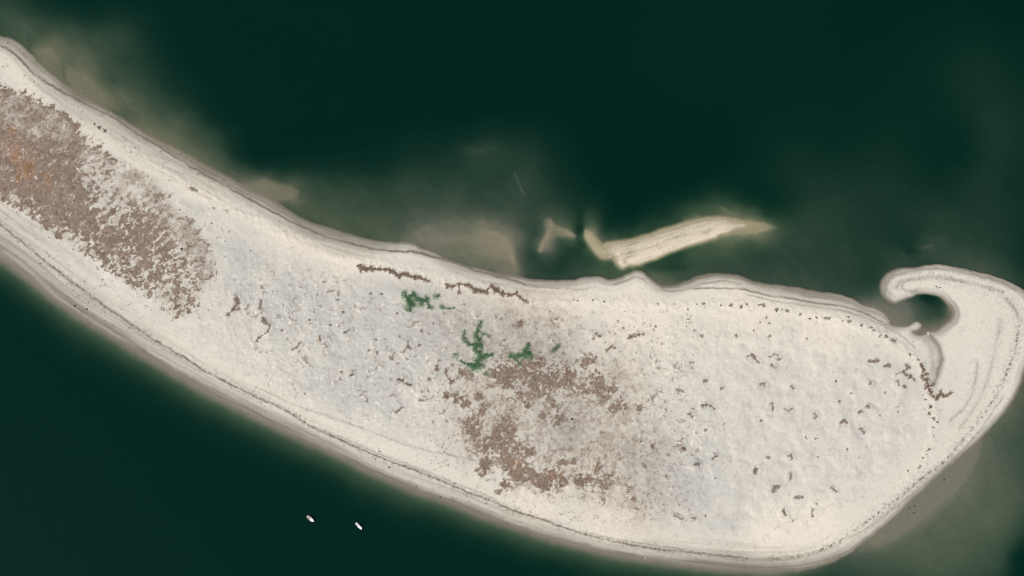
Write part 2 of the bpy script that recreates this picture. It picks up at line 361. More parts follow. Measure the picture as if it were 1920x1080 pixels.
# dry clumps on the dunes: (label or None, [(x, y, r), ...], tone)
CL = [
    ("ragged brown bush clump inland of the lagoon, left of a smaller clump", [(1630, 677, 4), (1638, 678, 5), (1645, 676, 4)], 0),
    ("small brown clump just right of the ragged one, inland of the lagoon", [(1657, 687, 3), (1664, 685, 5), (1668, 687, 3)], 0),
    ("branching brown clump nearest the thicket strip at the right dune edge", [(1699, 684, 4), (1704, 689, 4), (1692, 697, 4), (1680, 701, 3), (1697, 702, 4), (1707, 706, 5), (1713, 712, 3)], 0),
    ("pale hooked tuft below the branching brown clump on the right", [(1681, 715, 4), (1684, 722, 3)], 1),
    ("dark round tuft just right of the pale hooked tuft", [(1693, 725, 4.5)], 0),
    ("thin slanting tuft alone below the ragged bush clump", [(1629, 720, 3), (1632, 716, 3)], 1),
    ("small bent tuft in open sand below the hooked clump", [(1482, 724, 3), (1487, 728, 3)], 0),
    ("upper right one of two tufts on the hummock above the twisted dark tuft", [(1625, 761, 4), (1628, 763, 3)], 0),
    ("lower left one of two tufts on the hummock above the twisted dark tuft", [(1613, 771, 4), (1610, 773, 3)], 0),
    ("arched dark clump on a hummock, middle of the right dune field", [(1576, 792, 3.5), (1581, 788, 5), (1587, 792, 3)], 0),
    ("twisted dark tuft below and right of the arched dark clump", [(1612, 803, 4), (1618, 809, 3)], 0),
    ("ring shaped faint tuft in the middle of the right sand field", [(1526, 776, 3), (1531, 780, 3), (1526, 783, 3)], 1),
    ("shallow crescent tuft left of the ring shaped tuft", [(1471, 768, 3), (1477, 770, 3), (1482, 767, 3)], 1),
    ("upright oblong tuft left of the crescent tuft", [(1445, 757, 4), (1448, 765, 4)], 1),
    ("slanting oblong clump right below the hooked clump", [(1446, 684, 4), (1453, 689, 4)], 1),
    ("hooked brown clump shaped like an arch, right of the spread brown clump", [(1442, 669, 3), (1450, 664, 3), (1457, 665, 3), (1460, 674, 4)], 1),
    ("spread brown clump with a tail, in the upper right dune field", [(1401, 668, 3), (1408, 665, 4), (1413, 671, 5), (1421, 679, 3)], 0),
    ("feathery pale brown clump below the spread clump with a tail", [(1424, 720, 4), (1430, 718, 4), (1433, 724, 3)], 1),
    ("flat topped tuft on the round hummock right of centre", [(1318, 715, 4), (1324, 713, 4)], 1),
    ("faint tuft to the right of the flat topped tuft", [(1352, 728, 4)], 1),
    ("long curved crest tuft on the dune edge left of the flat topped tuft", [(1270, 731, 4), (1279, 733, 4)], 1),
    ("dark arched clump on a hummock crest, right of the brown field", [(1316, 760, 4), (1324, 758, 4), (1332, 760, 3), (1338, 766, 3)], 0),
    ("slanting dark tuft just left below the dark arched clump", [(1292, 776, 4), (1297, 781, 3)], 0),
    ("arc of dark grass on the upper rim of a round hummock", [(1293, 679, 3), (1300, 679, 3)], 1),
    ("forked dark clump at the upper centre, left of the long dark clump", [(1112, 635, 3), (1117, 625, 3), (1124, 631, 4)], 0),
    ("long dark clump running along a low crest, upper centre", [(1180, 633, 5), (1188, 629, 5), (1197, 627, 4), (1206, 627, 3)], 0),
    ("arched dark clump below the forked one, upper centre", [(1138, 656, 4), (1145, 650, 4), (1152, 653, 3)], 0),
    ("dark oval clump alone on the open sand right of the brown field", [(1304, 870, 4.5), (1309, 869, 4)], 0),
    ("wedge shaped brown clump on the lower right sand", [(1415, 881, 5), (1414, 886, 4), (1418, 878, 3)], 0),
    ("small pointed clump above and left of the wedge shaped one", [(1335, 859, 3), (1341, 855, 4)], 0),
    ("largest brown clump of the lower right dune field, triangular", [(1450, 914, 6), (1458, 912, 5), (1449, 921, 5)], 1),
    ("dark oblong tuft in the column above the largest lower clump, the upper", [(1481, 853, 4), (1484, 858, 3)], 0),
    ("grey brown upright tuft just above the largest lower clump, the lower", [(1481, 889, 4), (1482, 896, 4)], 1),
    ("flat wide brown tuft just right below the largest lower clump", [(1491, 932, 4), (1498, 932, 5), (1504, 931, 3)], 1),
    ("slanting tuft of two knots below the flat wide one", [(1467, 957, 4), (1471, 964, 4)], 0),
    ("thin slanting tuft right of the flat wide brown tuft", [(1557, 914, 3), (1562, 918, 3), (1567, 921, 3)], 1),
    ("pale upright tuft right of the tuft of two knots", [(1522, 957, 4), (1522, 968, 4)], 2),
    ("straight slanting tuft below the brown field, near the lower beach", [(1265, 966, 3), (1271, 969, 3), (1278, 973, 3)], 1),
    ("dull round tuft right of the straight slanting tuft near the lower beach", [(1301, 972, 5)], 1),
    ("forked brown clump on the sand right of the left brown field", [(443, 560, 5), (447, 568, 7), (438, 580, 5), (429, 590, 4), (448, 580, 4)], 0),
    ("thin upright brown tuft right of the forked brown clump", [(490, 565, 4), (489, 573, 4), (487, 579, 3)], 1),
    ("brown clump with a looping tail below the thin upright tuft", [(494, 598, 6), (498, 605, 5), (507, 610, 3), (503, 622, 3), (486, 633, 4), (482, 640, 3)], 0),
    ("thin slanting reddish tuft on the middle left sand", [(549, 655, 3), (557, 651, 3), (563, 643, 3)], 1),
    ("orange brown tuft at the middle left, tallest of its neighbours", [(600, 633, 4), (600, 639, 3)], 3),
    ("brown wedge tuft just right below the orange brown tuft", [(609, 645, 3), (613, 650, 3)], 1),
    ("grey brown leaf shaped tuft on the middle sand", [(648, 623, 4), (654, 619, 3)], 1),
    ("dark two part tuft in open sand on the lower middle", [(657, 704, 4), (662, 701, 3)], 0),
    ("left one of two dark tufts lying end to end on the middle sand", [(748, 711, 4), (755, 713, 4)], 0),
    ("right one of two dark tufts lying end to end on the middle sand", [(763, 719, 4), (769, 722, 4)], 0),
    ("thin slanting reddish brown tuft above the lower beach", [(742, 773, 3), (748, 769, 3), (754, 764, 3)], 0),
    ("short triangular tuft right of the thin slanting tuft above the beach", [(788, 750, 4), (795, 751, 3)], 1),
    ("low brown clump on the slope left of the green thicket", [(757, 659, 3), (765, 650, 4), (770, 653, 4), (765, 640, 3)], 1),
    ("dark bush with a black core alone at the edge of the north beach", [(363, 355, 5), (358, 352, 3), (370, 358, 3)], 1),
    ("lone brown knot at the outer lower tip of the left brown field", [(194, 480, 6)], 0),
    ("dark grey triangular clump in the pale gap above the beach ridge", [(1205, 870, 5), (1210, 876, 4)], 1),
    ("dark tuft at the head of the grey strip right of the field", [(1251, 852, 3)], 0),
    ("dark tuft at the foot of the grey strip right of the field", [(1248, 893, 3)], 0),
]
SMALL = [  # nothing sets these apart
    ("small brown tuft scattered on the right dune field", "small tufts on the right dune field",
     [(1566, 715, 3), (1595, 737, 3), (1659, 736, 3), (1573, 752, 3.5), (1682, 763, 2.5), (1683, 772, 2.5), (1528, 822, 3), (1510, 820, 3), (1587, 842, 3), (1532, 856, 2), (1441, 858, 3.5),
      (1427, 788, 3.5), (1322, 806, 3.5), (1357, 794, 2.5), (1168, 615, 3), (1228, 612, 3), (1340, 896, 2.5), (1322, 966, 3), (1436, 857, 3), (1530, 944, 3), (1486, 976, 2.5),
      (1618, 812, 3), (1649, 779, 2), (1436, 595, 3), (1442, 606, 3), (1511, 635, 2.5), (1443, 630, 3.5), (1425, 605, 2.5), (1413, 620, 2.5), (1301, 620, 2.5), (1289, 580, 2.5), (1316, 630, 4), (1380, 630, 4)]),
    ("small brown tuft scattered on the pale middle sand", "small tufts on the pale middle sand",
     [(640, 697, 3), (688, 752, 3), (643, 585, 3.5), (620, 610, 3.5), (750, 631, 3), (735, 672, 4), (787, 647, 3.5), (706, 637, 3), (824, 675, 3), (850, 685, 3), (838, 789, 3), (812, 791, 3),
      (790, 620, 3.5), (812, 606, 3), (695, 551, 3), (716, 551, 3), (528, 620, 2.5), (595, 552, 3), (580, 600, 3), (562, 780, 2.5), (572, 737, 2.5), (500, 660, 2.5), (692, 657, 3), (707, 660, 3),
      (745, 588, 3), (940, 598, 3), (945, 638, 4), (930, 595, 2.5), (870, 570, 2.5), (632, 562, 2.5), (805, 710, 4), (690, 706, 2)]),
    ("dark speck of a bush on the pale sand right of the left brown field", "dark specks right of the left field",
     [(430, 436, 2), (402, 391, 2), (398, 419, 1.8), (423, 453, 1.8), (470, 470, 1.8), (445, 340, 1.6), (177, 488, 1.8), (193, 524, 1.6), (108, 447, 2)]),
]
thick = [  # dry thickets, each one plant mass with its own outline
    ("brown thicket strip running down the right dune edge beside the damp hollow", [(1727, 684, 4), (1729, 692, 5), (1727, 706, 4), (1735, 702, 5), (1735, 712, 6), (1738, 725, 6), (1742, 734, 5), (1746, 740, 6), (1748, 722, 3)]),
    ("brown thicket arm pointing out onto the hook sand", [(1755, 747, 5), (1761, 741, 5), (1768, 741, 5), (1775, 741, 4), (1782, 737, 4), (1762, 733, 3)]),
    ("long brown thicket along the north beach ridge, left of the green patch", [(675, 499, 5), (680, 503, 8), (690, 505, 6), (697, 503, 7), (712, 505, 5), (722, 506, 4), (730, 507, 6), (738, 511, 6), (746, 516, 7), (760, 514, 6), (768, 518, 5), (778, 519, 6), (788, 521, 5), (797, 525, 5), (805, 528, 3)]),
    ("brown thicket along the north beach ridge, right above the green patch", [(840, 536, 6), (848, 538, 5), (860, 532, 4), (877, 535, 6), (884, 540, 5), (890, 545, 6), (900, 546, 6), (910, 547, 6), (922, 537, 5), (930, 545, 7), (942, 551, 6), (955, 553, 5), (967, 551, 5), (975, 558, 4), (985, 565, 5), (862, 550, 4)]),
]
green = [
    ("bright green thicket below the north ridge, with a brown core", [(759, 551, 5), (765, 562, 8), (771, 572, 7), (767, 582, 4), (760, 579, 3), (775, 550, 4), (780, 560, 5), (790, 564, 6), (800, 561, 5), (790, 571, 4), (805, 576, 3.5), (811, 579, 2.5)]),
    ("small round green bush right of the uppermost green thicket", [(819, 557, 5)]),
    ("thin trailing dull green vine right of the uppermost green thicket", [(827, 576, 3), (832, 577, 3), (842, 579, 2.5), (850, 577, 2.5), (872, 571, 2)]),
    ("largest green thicket, ring shaped and winding, centre of the island", [(899, 610, 4), (902, 602, 3), (895, 620, 4), (892, 630, 4), (897, 637, 5), (902, 647, 6), (890, 647, 5), (880, 645, 4), (872, 640, 4), (869, 632, 4), (871, 621, 3), (892, 655, 5), (899, 662, 5), (900, 672, 6), (910, 667, 5), (922, 666, 5), (892, 684, 8), (880, 684, 5), (900, 687, 6), (887, 690, 5), (907, 626, 3), (915, 630, 2.5), (864, 677, 2.5), (871, 682, 3)]),
    ("small green bush at the left of the winding green thicket", [(855, 665, 5)]),
    ("faint green tuft below the winding green thicket", [(912, 702, 3.5)]),
    ("compact bright green thicket right of the winding one", [(990, 645, 4), (987, 665, 7), (992, 660, 6), (977, 665, 5), (965, 670, 6), (975, 684, 3), (997, 670, 4), (956, 667, 4), (982, 655, 4)]),
    ("dull grey green bush right of the compact green thicket", [(1045, 650, 5), (1037, 657, 4)]),
    ("faint green tuft among the brown grass below the compact green thicket", [(1000, 710, 3.5)]),
]
mats = [("largest round orange mat in the left brown field", (52, 318, 13)), ("smaller orange mat just left below the largest one", (34, 333, 7.5)),
        ("faint orange mat right of the largest one", (92, 330, 7)), ("faint orange mat above the largest one", (28, 297, 8)), ("orange mat highest up in the left brown field", (25, 244, 7))]
midf = """942 695 25;950 710 20;880 702 12;867 697 10;847 715 10;837 740 10;855 747 10;872 755 16;900 745 12;905 767 12;880 795 16;890 792 14;837 695 8;820 690 7;950 790 14;940 805 14;920 725 8
975 695 22;1010 690 22;1010 710 25;1035 715 22;1065 700 16;1095 685 16;1110 670 10;1120 705 16;1100 730 18;1125 730 14;1152 730 11;1040 760 12;1050 777 12;1042 792 10;1017 780 7;1010 737 18;1165 760 12;1150 765 13;1220 752 8;1200 765 8;1042 602 8;975 607 9
970 870 22;975 892 20;965 835 14;992 845 14;1002 895 18;1020 910 16;1040 890 20;1047 900 18;1100 900 14;1085 902 12;1057 865 8;1077 865 9;1120 875 12;1142 900 13;1132 910 10;1177 915 9;1160 855 10;1190 955 7;1187 935 8;1132 940 6;1225 835 10;1282 840 6;1270 835 5
905 830 16;917 845 16;912 867 14;905 885 12;947 850 12;955 875 12;947 907 10;937 922 6;895 885 8;940 825 14;925 815 14;960 810 14;890 812 12;1070 720 12;1140 745 10;990 760 8;975 740 12"""
midf = [tuple(float(v) for v in t.split()) for t in midf.replace("\n", ";").split(";")]
leftf = [(-300, 60), (-60, 130), (0, 162), (50, 180), (110, 208), (145, 235), (168, 268), (205, 288), (262, 318), (300, 340), (322, 372), (345, 398), (372, 430), (400, 468), (405, 505), (385, 545), (352, 590),
         (322, 594), (285, 556), (245, 532), (200, 502), (150, 470), (100, 440), (60, 408), (28, 388), (0, 370), (-100, 310), (-300, 170)]

# ------------------------------------------------------------------ vegetation density
leftP = smooth_poly(leftf, True, 3)
dL, _ = poly_dist(leftP, True, 80, fbm(GX, GY, 40, 3, 90) * 9, fbm(GX, GY, 40, 3, 93) * 9)
sL = np.where(inside(leftP), dL, -dL)
n1 = fbm(GX, GY, 34, 5, 100, .62)
n2 = fbm(GX + 300, GY, 11, 3, 106, .6)
def rank(f):
    """noise turned into an even 0..1 spread over the map, so that a cover fraction can be cut from it"""
    m_ = (GX > -60) & (GX < 1980) & (GY > -60) & (GY < 1140)
    q = np.quantile(f[m_][::17], np.linspace(0, 1, 65))
    return np.interp(f, q, np.linspace(0, 1, 65))


RX, RY = GX * .80 - GY * .60, GX * .60 + GY * .80
wv1, wv2 = fbm(GX, GY, 24, 3, 101) * 9, fbm(GX, GY, 24, 3, 103) * 9
u1 = rank(fbm((RX + wv1 * .6) * .8, (RY + wv2 * .6) * 1.2, 17, 4, 107, .85))
u2 = rank(fbm((RX + wv2) * .8, (RY + wv1) * 1.15, 26, 5, 113, .82))
uf = fbm(GX, GY, 6.5, 3, 117, .7)
u1 = rank(rank(uf) * .30 + u1 * .70)
um = rank(.40 * u2 + .25 * u1 + .42 * rank(fbm(GX + 70, GY, 8, 3, 118, .75)))
cov = np.interp(sL, [-10, 4, 26, 60], [0, .40, .58, .62])
cov = cov + .40 * blobs([(30, 320, 75), (0, 250, 60), (80, 280, 60), (50, 380, 40), (110, 400, 40), (-80, 200, 130), (120, 330, 50)])
cov = cov + .28 * blobs([(250, 440, 40), (265, 415, 35), (300, 440, 35), (240, 500, 18), (250, 520, 16), (210, 470, 26), (160, 400, 40), (190, 440, 40), (280, 470, 36), (290, 510, 20)])
cov = cov - .34 * blobs([(215, 340, 40), (270, 350, 34), (200, 390, 26), (330, 440, 26), (250, 480, 18), (170, 300, 26), (300, 500, 14), (330, 545, 30), (130, 460, 26), (60, 395, 18), (225, 395, 18), (320, 400, 20)])
cov = cov + .36 * blobs([(30, 205, 40), (100, 238, 36), (150, 275, 28), (200, 300, 24)]) - .22 * blobs([(240, 350, 30), (180, 330, 26)])
cov = np.clip(cov, 0, .97) * sstep(-14, 2, sL)
cov = np.maximum(cov, .95 * blobs([(335, 572, 8), (280, 552, 8), (332, 548, 11), (366, 573, 6), (354, 586, 4), (350, 560, 6), (320, 580, 4)]) * (u1 < .8))
dens_left = sstep(-.17, .14, cov - u1) * (.72 + .28 * sstep(.1, .4, cov - u1))
pale_left = sstep(-4, 14, sL) * blobs([(40, 205, 40), (110, 235, 42), (180, 285, 34), (250, 335, 34), (295, 370, 32), (335, 420, 28), (380, 480, 28), (0, 185, 40), (395, 520, 20), (400, 545, 20), (360, 440, 22)])
dens_left *= 1 - .55 * np.clip(pale_left * 1.1, 0, 1) * sstep(.12, .35, u2)
md = blobs([(x, y, r * .95) for x, y, r in midf])
mfield = blobs([(990, 740, 80), (930, 780, 60), (1000, 870, 60), (1100, 760, 70), (1080, 860, 60), (900, 840, 40), (950, 900, 40), (1130, 900, 40)])
dens_mid = sstep(-.34, .30, np.clip(md * .72 + mfield * .26 - .07, 0, .80) - um) * (.6 + .4 * sstep(.3, .9, md))
haze_mid = np.clip(blobs([(1060, 800, 90), (950, 740, 80), (1130, 860, 80), (1000, 640, 60), (1150, 720, 60), (1200, 930, 60), (900, 640, 70, .7), (820, 580, 50, .5), (1100, 780, 60), (1200, 840, 50), (900, 820, 50), (980, 600, 70, .8), (1040, 630, 40)]), 0, 1)
tan_mid = np.clip(blobs([(1110, 810, 55), (1080, 740, 50), (1160, 840, 50), (1160, 780, 40), (1060, 700, 45), (1190, 880, 40), (1080, 880, 40), (950, 780, 60), (1220, 830, 40), (1000, 900, 40), (920, 750, 60), (1150, 920, 40), (1190, 940, 22)]) + .4 * n1, 0, 1) * (md + mfield > .12)
thickm = blobs([b for _, l in thick for b in l])
clm = blobs([b for _, l, _t in CL for b in l] + [b for _, _, l in SMALL[:2] for b in l])
grm = blobs([(x, y, r * 1.35) for _, l in green for x, y, r in l])
speck = sstep(.40, .62, fbm(GX, GY, 13, 3, 120, .6) + .25 * fbm(GX, GY, 90, 2, 125)) * blobs([(480, 560, 60), (560, 600, 80), (650, 640, 80), (700, 740, 80), (800, 700, 60), (880, 600, 60), (520, 700, 60), (1230, 780, 50), (1240, 700, 50), (1200, 920, 50), (1060, 610, 40), (970, 600, 50), (850, 740, 50), (1060, 940, 30), (600, 560, 60)])

midz = blobs([(480, 560, 60), (560, 600, 80), (650, 640, 80), (700, 740, 80), (800, 700, 60), (880, 600, 60), (520, 700, 60), (1230, 780, 60), (1240, 700, 60), (1200, 920, 60), (1060, 610, 40), (970, 600, 50), (850, 740, 50), (1060, 940, 30), (600, 560, 60), (760, 640, 60), (900, 690, 40), (1300, 850, 60)])
rg = np.abs(fbm(GX + wv1, GY + wv2, 46, 2, 121))
vline = sstep(.050, .012, rg) * sstep(.42, .75, rank(fbm(GX, GY, 30, 3, 122))) * midz
vline = vline * sstep(.25, .6, rank(fbm(GX, GY, 6, 2, 123)))
tick = rank(fbm((GX * .8 - GY * .6) * .85 + wv1 * .5, (GX * .6 + GY * .8) * 1.1 + wv2 * .5, 13, 3, 127, .7) + .25 * fbm(GX, GY, 50, 2, 128))
tickm = sstep(.915, .985, tick) * np.clip(midz * 1.1 + .35 * haze_mid + .12, 0, 1) * (1 - sstep(.2, .6, thickm))
# ------------------------------------------------------------------ land height
inl = np.maximum(sd, 0)
prof = np.interp(inl, [0, 8, 20, 40, 60, 95, 140, 170], [0, .16, .42, .95, 1.25, 1.75, 2.2, 2.4])
hookm = blobs([(1700, 525, 45), (1800, 540, 70), (1850, 600, 80), (1830, 700, 70), (1800, 780, 60), (1790, 640, 50)])
prof = prof * (1 - .45 * hookm)
tickm = tickm * sstep(55, 100, inl)
dune = sstep(45, 95, inl) * (1 - .85 * hookm)
hw = fbm(GX, GY, 70, 3, 130) * 14
hills = fbm(GX + hw, GY - hw, 62, 4, 132, .5) * .95 + np.abs(fbm(GX + hw, GY + hw, 44, 2, 137)) * .8
humm = fbm(GX + .4 * GY, GY, 21, 2, 140) * .17
rightf = blobs([(1400, 720, 140), (1550, 780, 130), (1450, 880, 110), (1300, 700, 110)])
hgt = prof + dune * (hills + humm * (.6 + .5 * rightf))
hgt = hgt + .42 * sstep(.15, .8, blobs([(x, y + r * .8, r * 2.3) for _, l, _t in CL for x, y, r in l])) * (1 - mfield) * dune
hgt = hgt - .45 * rightf * blobs([(x + r * .2, y + r * 2.3, r * 2.0, .8) for _, l, _t in CL for x, y, r in l]) + rightf * .55 * np.maximum(fbm(GX * 1.1, GY * .8, 44, 2, 147, .5), -.15)
hgt = hgt + (.10 + .12 * midz) * fbm(GX, GY, 8, 2, 145) * dune + .38 * sstep(.80, .97, tick) * np.clip(midz + .25, 0, 1) * dune + .22 * dens_left + .2 * dens_mid + .4 * thickm + .3 * grm
# beach ridges and swales that follow the shore
rid = pnoise(inl / 9.0, arc / 240.0, 150) * .55 + pnoise(inl / 4.2, arc / 90.0, 151) * .35
hgt = hgt + rid * .10 * sstep(2, 14, inl) * (1 - sstep(70, 110, inl))
# bump row along the north dune edge
nd, _ = poly_dist(smooth_poly([(150, 225), (260, 285), (360, 352), (450, 395), (540, 440), (640, 478), (700, 490), (800, 515), (900, 535), (1000, 560), (1100, 566), (1300, 572), (1440, 576), (1560, 597), (1660, 632), (1730, 690), (1745, 740), (1752, 800), (1735, 860), (1690, 915)]), False, 40)
rm = np.exp(-(nd / 11) ** 2)
hgt = hgt + rm * (.5 + .55 * np.maximum(fbm(GX, GY, 10, 2, 155), -.2))
# damp hollow south of the lagoon, and the wet channel
hol, _ = poly_dist(smooth_poly([(1738, 632), (1746, 646), (1755, 664), (1757, 685), (1751, 712)]), False, 40, fbm(GX, GY, 20, 2, 158) * 4, fbm(GX, GY, 20, 2, 159) * 4)
holm = np.exp(-(hol / 11.5) ** 2)
hgt = hgt * (1 - .75 * holm) + .1 * holm
hb = np.interp(np.maximum(sdb, 0), [0, 6, 14, 25], [0, .16, .5, .65])
hb = hb + (fbm(GX, GY, 10, 3, 160) * .1 + .14 * pnoise(np.maximum(sdb, 0) / 4.5, arcB / 70, 161)) * sstep(1, 8, np.maximum(sdb, 0))
Z = np.where(inS, np.maximum(hgt, .015 + inl * .004), np.where(inB, np.maximum(hb, .015), -dep))

# ------------------------------------------------------------------ material masks
wn0 = fbm(GX, GY, 16, 2, 168) * 3
ed = fbm(inl / 5.0, arc / 60.0, 1.0, 3, 170)
streak = pnoise(inl / 7.0, arc / 170.0, 171) * .6 + pnoise(inl / 3.2, arc / 70.0, 172) * .5 + pnoise(inl / 15.0, arc / 300.0, 173) * .5
band = np.interp(inl / wetw, [0, .55, .9, 1.5, 2.4, 3.6], [1, .86, .62, .42, .20, 0])
wet = np.clip(band + streak * .30 * sstep(0, .3, inl / wetw) * (1 - sstep(2.0, 5.5, inl / wetw)) * sstep(0, .2, band + .1), 0, 1)
h2, _ = poly_dist(smooth_poly([(1745, 630), (1757, 644), (1764, 662), (1765, 674), (1759, 698), (1750, 718)]), False, 20, wn0, wn0)
fn = fbm(GX * 1.4, GY * .7, 14, 4, 176, .6)
wet = np.maximum(wet, np.clip(.60 * np.exp(-(h2 / 5.5) ** 2) + np.interp(GY, [622, 645, 690, 722], [.62, .34, .34, .1]) * np.exp(-((hol + 6 * fn) / 13) ** 4) * (1 + .8 * fn), 0, .85))
bx, by = (GX - 1250) * .955 + (GY - 455) * -.297, (GX - 1250) * .297 + (GY - 455) * .955   # along and across the bar
crest = sstep(-3, 12, by + 2.5 * fbm(GX, GY, 30, 2, 174))
bwet = np.clip(1 - np.maximum(sdb, 0) / (4.5 + 7 * (1 - crest)), 0, 1) * .85 + .30 * (1 - crest) + .55 * np.clip(pnoise(by / 3.6, bx / 50, 177) + .3 * fbm(GX, GY, 9, 2, 178), 0, 1) + .7 * blobs([(1172, 491, 4), (1326, 438, 5, .6), (1180, 474, 9, .5), (1135, 470, 11, .6), (1108, 448, 12, .9), (1420, 425, 24, .95), (1385, 420, 14, .7)]) - .5 * np.exp(-((by + 6) / 1.6) ** 2) * sstep(.1, .3, fbm(GX, GY, 6, 2, 175)) 
wet = np.where(inS, wet, np.where(inB, np.clip(bwet, 0, 1), 1.0))

lines = []   # (points, width, strength, dashed)
n_wr = [(-60, 68), (0, 86), (15, 92), (37, 110), (62, 137), (87, 155), (125, 176), (162, 196), (212, 220), (250, 246), (290, 270), (325, 292), (375, 322), (425, 350), (480, 380), (517, 400), (555, 420), (592, 436), (630, 449),
        (667, 459), (705, 467), (742, 471), (780, 473), (812, 481), (855, 494), (892, 507), (930, 517), (960, 525), (985, 533)]
s_wr = [(-60, 375), (0, 420), (37, 450), (75, 481), (112, 510), (150, 539), (187, 565), (200, 577), (225, 592), (250, 611), (300, 644), (350, 672), (387, 697), (437, 722), (480, 744), (530, 766), (580, 797), (605, 809), (655, 832),
        (700, 852), (742, 869), (780, 882), (830, 902), (880, 924), (930, 942), (960, 956), (1010, 972), (1060, 990), (1110, 1005), (1160, 1017), (1210, 1026), (1260, 1032), (1310, 1037), (1360, 1042), (1400, 1047)]
e_wr = [(1440, 1047), (1477, 1046), (1515, 1041), (1552, 1026), (1590, 1003), (1625, 978), (1665, 947), (1690, 929), (1715, 906), (1745, 885), (1767, 869), (1800, 832), (1820, 808), (1850, 770), (1870, 735), (1887, 700), (1902, 660), (1910, 610)]
r_wr = [(1300, 541), (1370, 541), (1400, 544), (1440, 555), (1477, 559), (1527, 568), (1577, 574), (1615, 585), (1640, 597), (1662, 609)]
lines += [([(985, 533), (1020, 538), (1060, 542), (1100, 543)], 2.0, .45, 1)]
lines += [(n_wr, 2.3, 1.0, 0), (s_wr, 2.2, 1.0, 1), (e_wr, 2.8, .9, 2), (r_wr, 1.8, .75, 0)]
lines += [([(480, 725), (520, 743), (560, 762), (620, 782), (700, 810), (760, 833), (830, 850), (890, 862)], 1.6, .45, 1),
          ([(590, 800), (660, 828), (700, 846), (780, 876), (860, 908), (930, 936)], 1.8, .5, 1),
          ([(1085, 995), (1160, 1012), (1230, 1022), (1300, 1034)], 2.0, .55, 1),
          ([(1400, 552), (1460, 566), (1540, 577), (1600, 588), (1650, 608), (1690, 630), (1715, 652)], 1.5, .45, 0),
          ([(1590, 1010), (1640, 980), (1700, 935), (1770, 880), (1830, 815), (1880, 745)], 2.0, .5, 1),
          ([(1780, 790), (1815, 755), (1830, 705), (1832, 680)], 3.2, .40, 1), ([(1800, 800), (1835, 750), (1860, 680), (1875, 600)], 4, .34, 1),
          ([(1680, 540), (1690, 528), (1720, 522), (1760, 520), (1800, 527), (1840, 536), (1880, 548)], 4.5, .5, 1),
          ([(1700, 527), (1690, 536), (1700, 545), (1720, 546)], 3, .4, 0), ([(1885, 560), (1900, 575), (1912, 600)], 5, .5, 1),
          ([(1660, 548), (1662, 532), (1672, 519), (1700, 511), (1750, 504), (1810, 512), (1870, 527), (1905, 545)], 2.6, .5, 0),
          ([(1240, 541), (1260, 547), (1290, 541), (1320, 531), (1360, 527), (1390, 533)], 1.8, .5, 0), ([(1150, 533), (1175, 526), (1195, 519), (1212, 530)], 1.8, .5, 0)]
wrack = np.zeros(GX.shape)
wn_a = fbm(GX, GY, 14, 3, 180) * 2.6
wn_b = fbm(GX, GY, 14, 3, 184) * 2.6
for pts, wd, st, dash in lines:
    d, a = poly_dist(smooth_poly(pts, False, 4), False, wd * 5 + 4, wn_a, wn_b)
    v = np.exp(-(d / wd) ** 2) * st * 1.15
    v *= np.clip(.9 + .5 * pnoise(a / 45.0, d * 0, 185), .35, 1)
    if dash:
        v *= np.clip(.8 + .9 * fbm(GX, GY, 5.5, 2, 186), .2, 1.2) if dash == 1 else np.clip(.35 + 1.6 * fbm(GX, GY, 6.0, 2, 188), 0, 1.1)
        halo = np.exp(-((d - wd) / (wd * 2.6)) ** 2) * st * .5 * np.clip(fbm(GX, GY, 6, 2, 187) * 2.2, 0, 1)
        v = np.maximum(v, halo)
    wrack = np.maximum(wrack, v)
wrack = np.clip(wrack, 0, 1) * (Z > 0)

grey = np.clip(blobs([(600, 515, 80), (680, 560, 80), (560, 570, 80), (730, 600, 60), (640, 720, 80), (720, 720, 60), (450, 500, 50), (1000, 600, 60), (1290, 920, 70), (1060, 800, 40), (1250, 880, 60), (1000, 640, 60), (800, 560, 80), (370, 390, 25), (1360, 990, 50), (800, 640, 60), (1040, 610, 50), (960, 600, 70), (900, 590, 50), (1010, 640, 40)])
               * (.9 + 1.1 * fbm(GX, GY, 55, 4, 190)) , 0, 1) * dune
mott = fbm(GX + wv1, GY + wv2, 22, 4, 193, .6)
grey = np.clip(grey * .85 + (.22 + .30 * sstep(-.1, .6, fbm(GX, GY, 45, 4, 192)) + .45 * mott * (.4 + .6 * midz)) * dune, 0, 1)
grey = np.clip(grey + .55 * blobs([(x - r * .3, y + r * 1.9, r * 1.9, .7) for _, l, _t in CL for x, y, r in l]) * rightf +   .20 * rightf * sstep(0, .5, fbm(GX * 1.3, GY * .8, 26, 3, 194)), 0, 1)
brt = np.clip(blobs([(400, 330, 60), (300, 270, 50), (560, 440, 60), (1060, 575, 50), (1200, 600, 90), (1400, 580, 80), (1550, 620, 60), (1540, 980, 50), (1450, 1000, 60), (1150, 970, 60), (1000, 950, 40), (200, 220, 50), (60, 120, 50), (1000, 545, 60), (650, 480, 60)]) * .7, 0, 1)
fle2 = sstep(.93, .99, rank(fbm(GX + 500, GY, 8, 2, 198) + .5 * np.roll(fbm(GX, GY, 22, 2, 127), 2, 1))) * (midz * .8 + .2 * dune) * sstep(55, 90, inl)
fle = sstep(.34, .52, fbm(GX, GY, 7, 2, 195) + .35 * rm + .1 * fbm(GX, GY, 60, 2, 196)) * (.12 + .6 * rm * np.where(GX < 1060, 1, .35) + .45 * midz) * sstep(20, 50, inl)
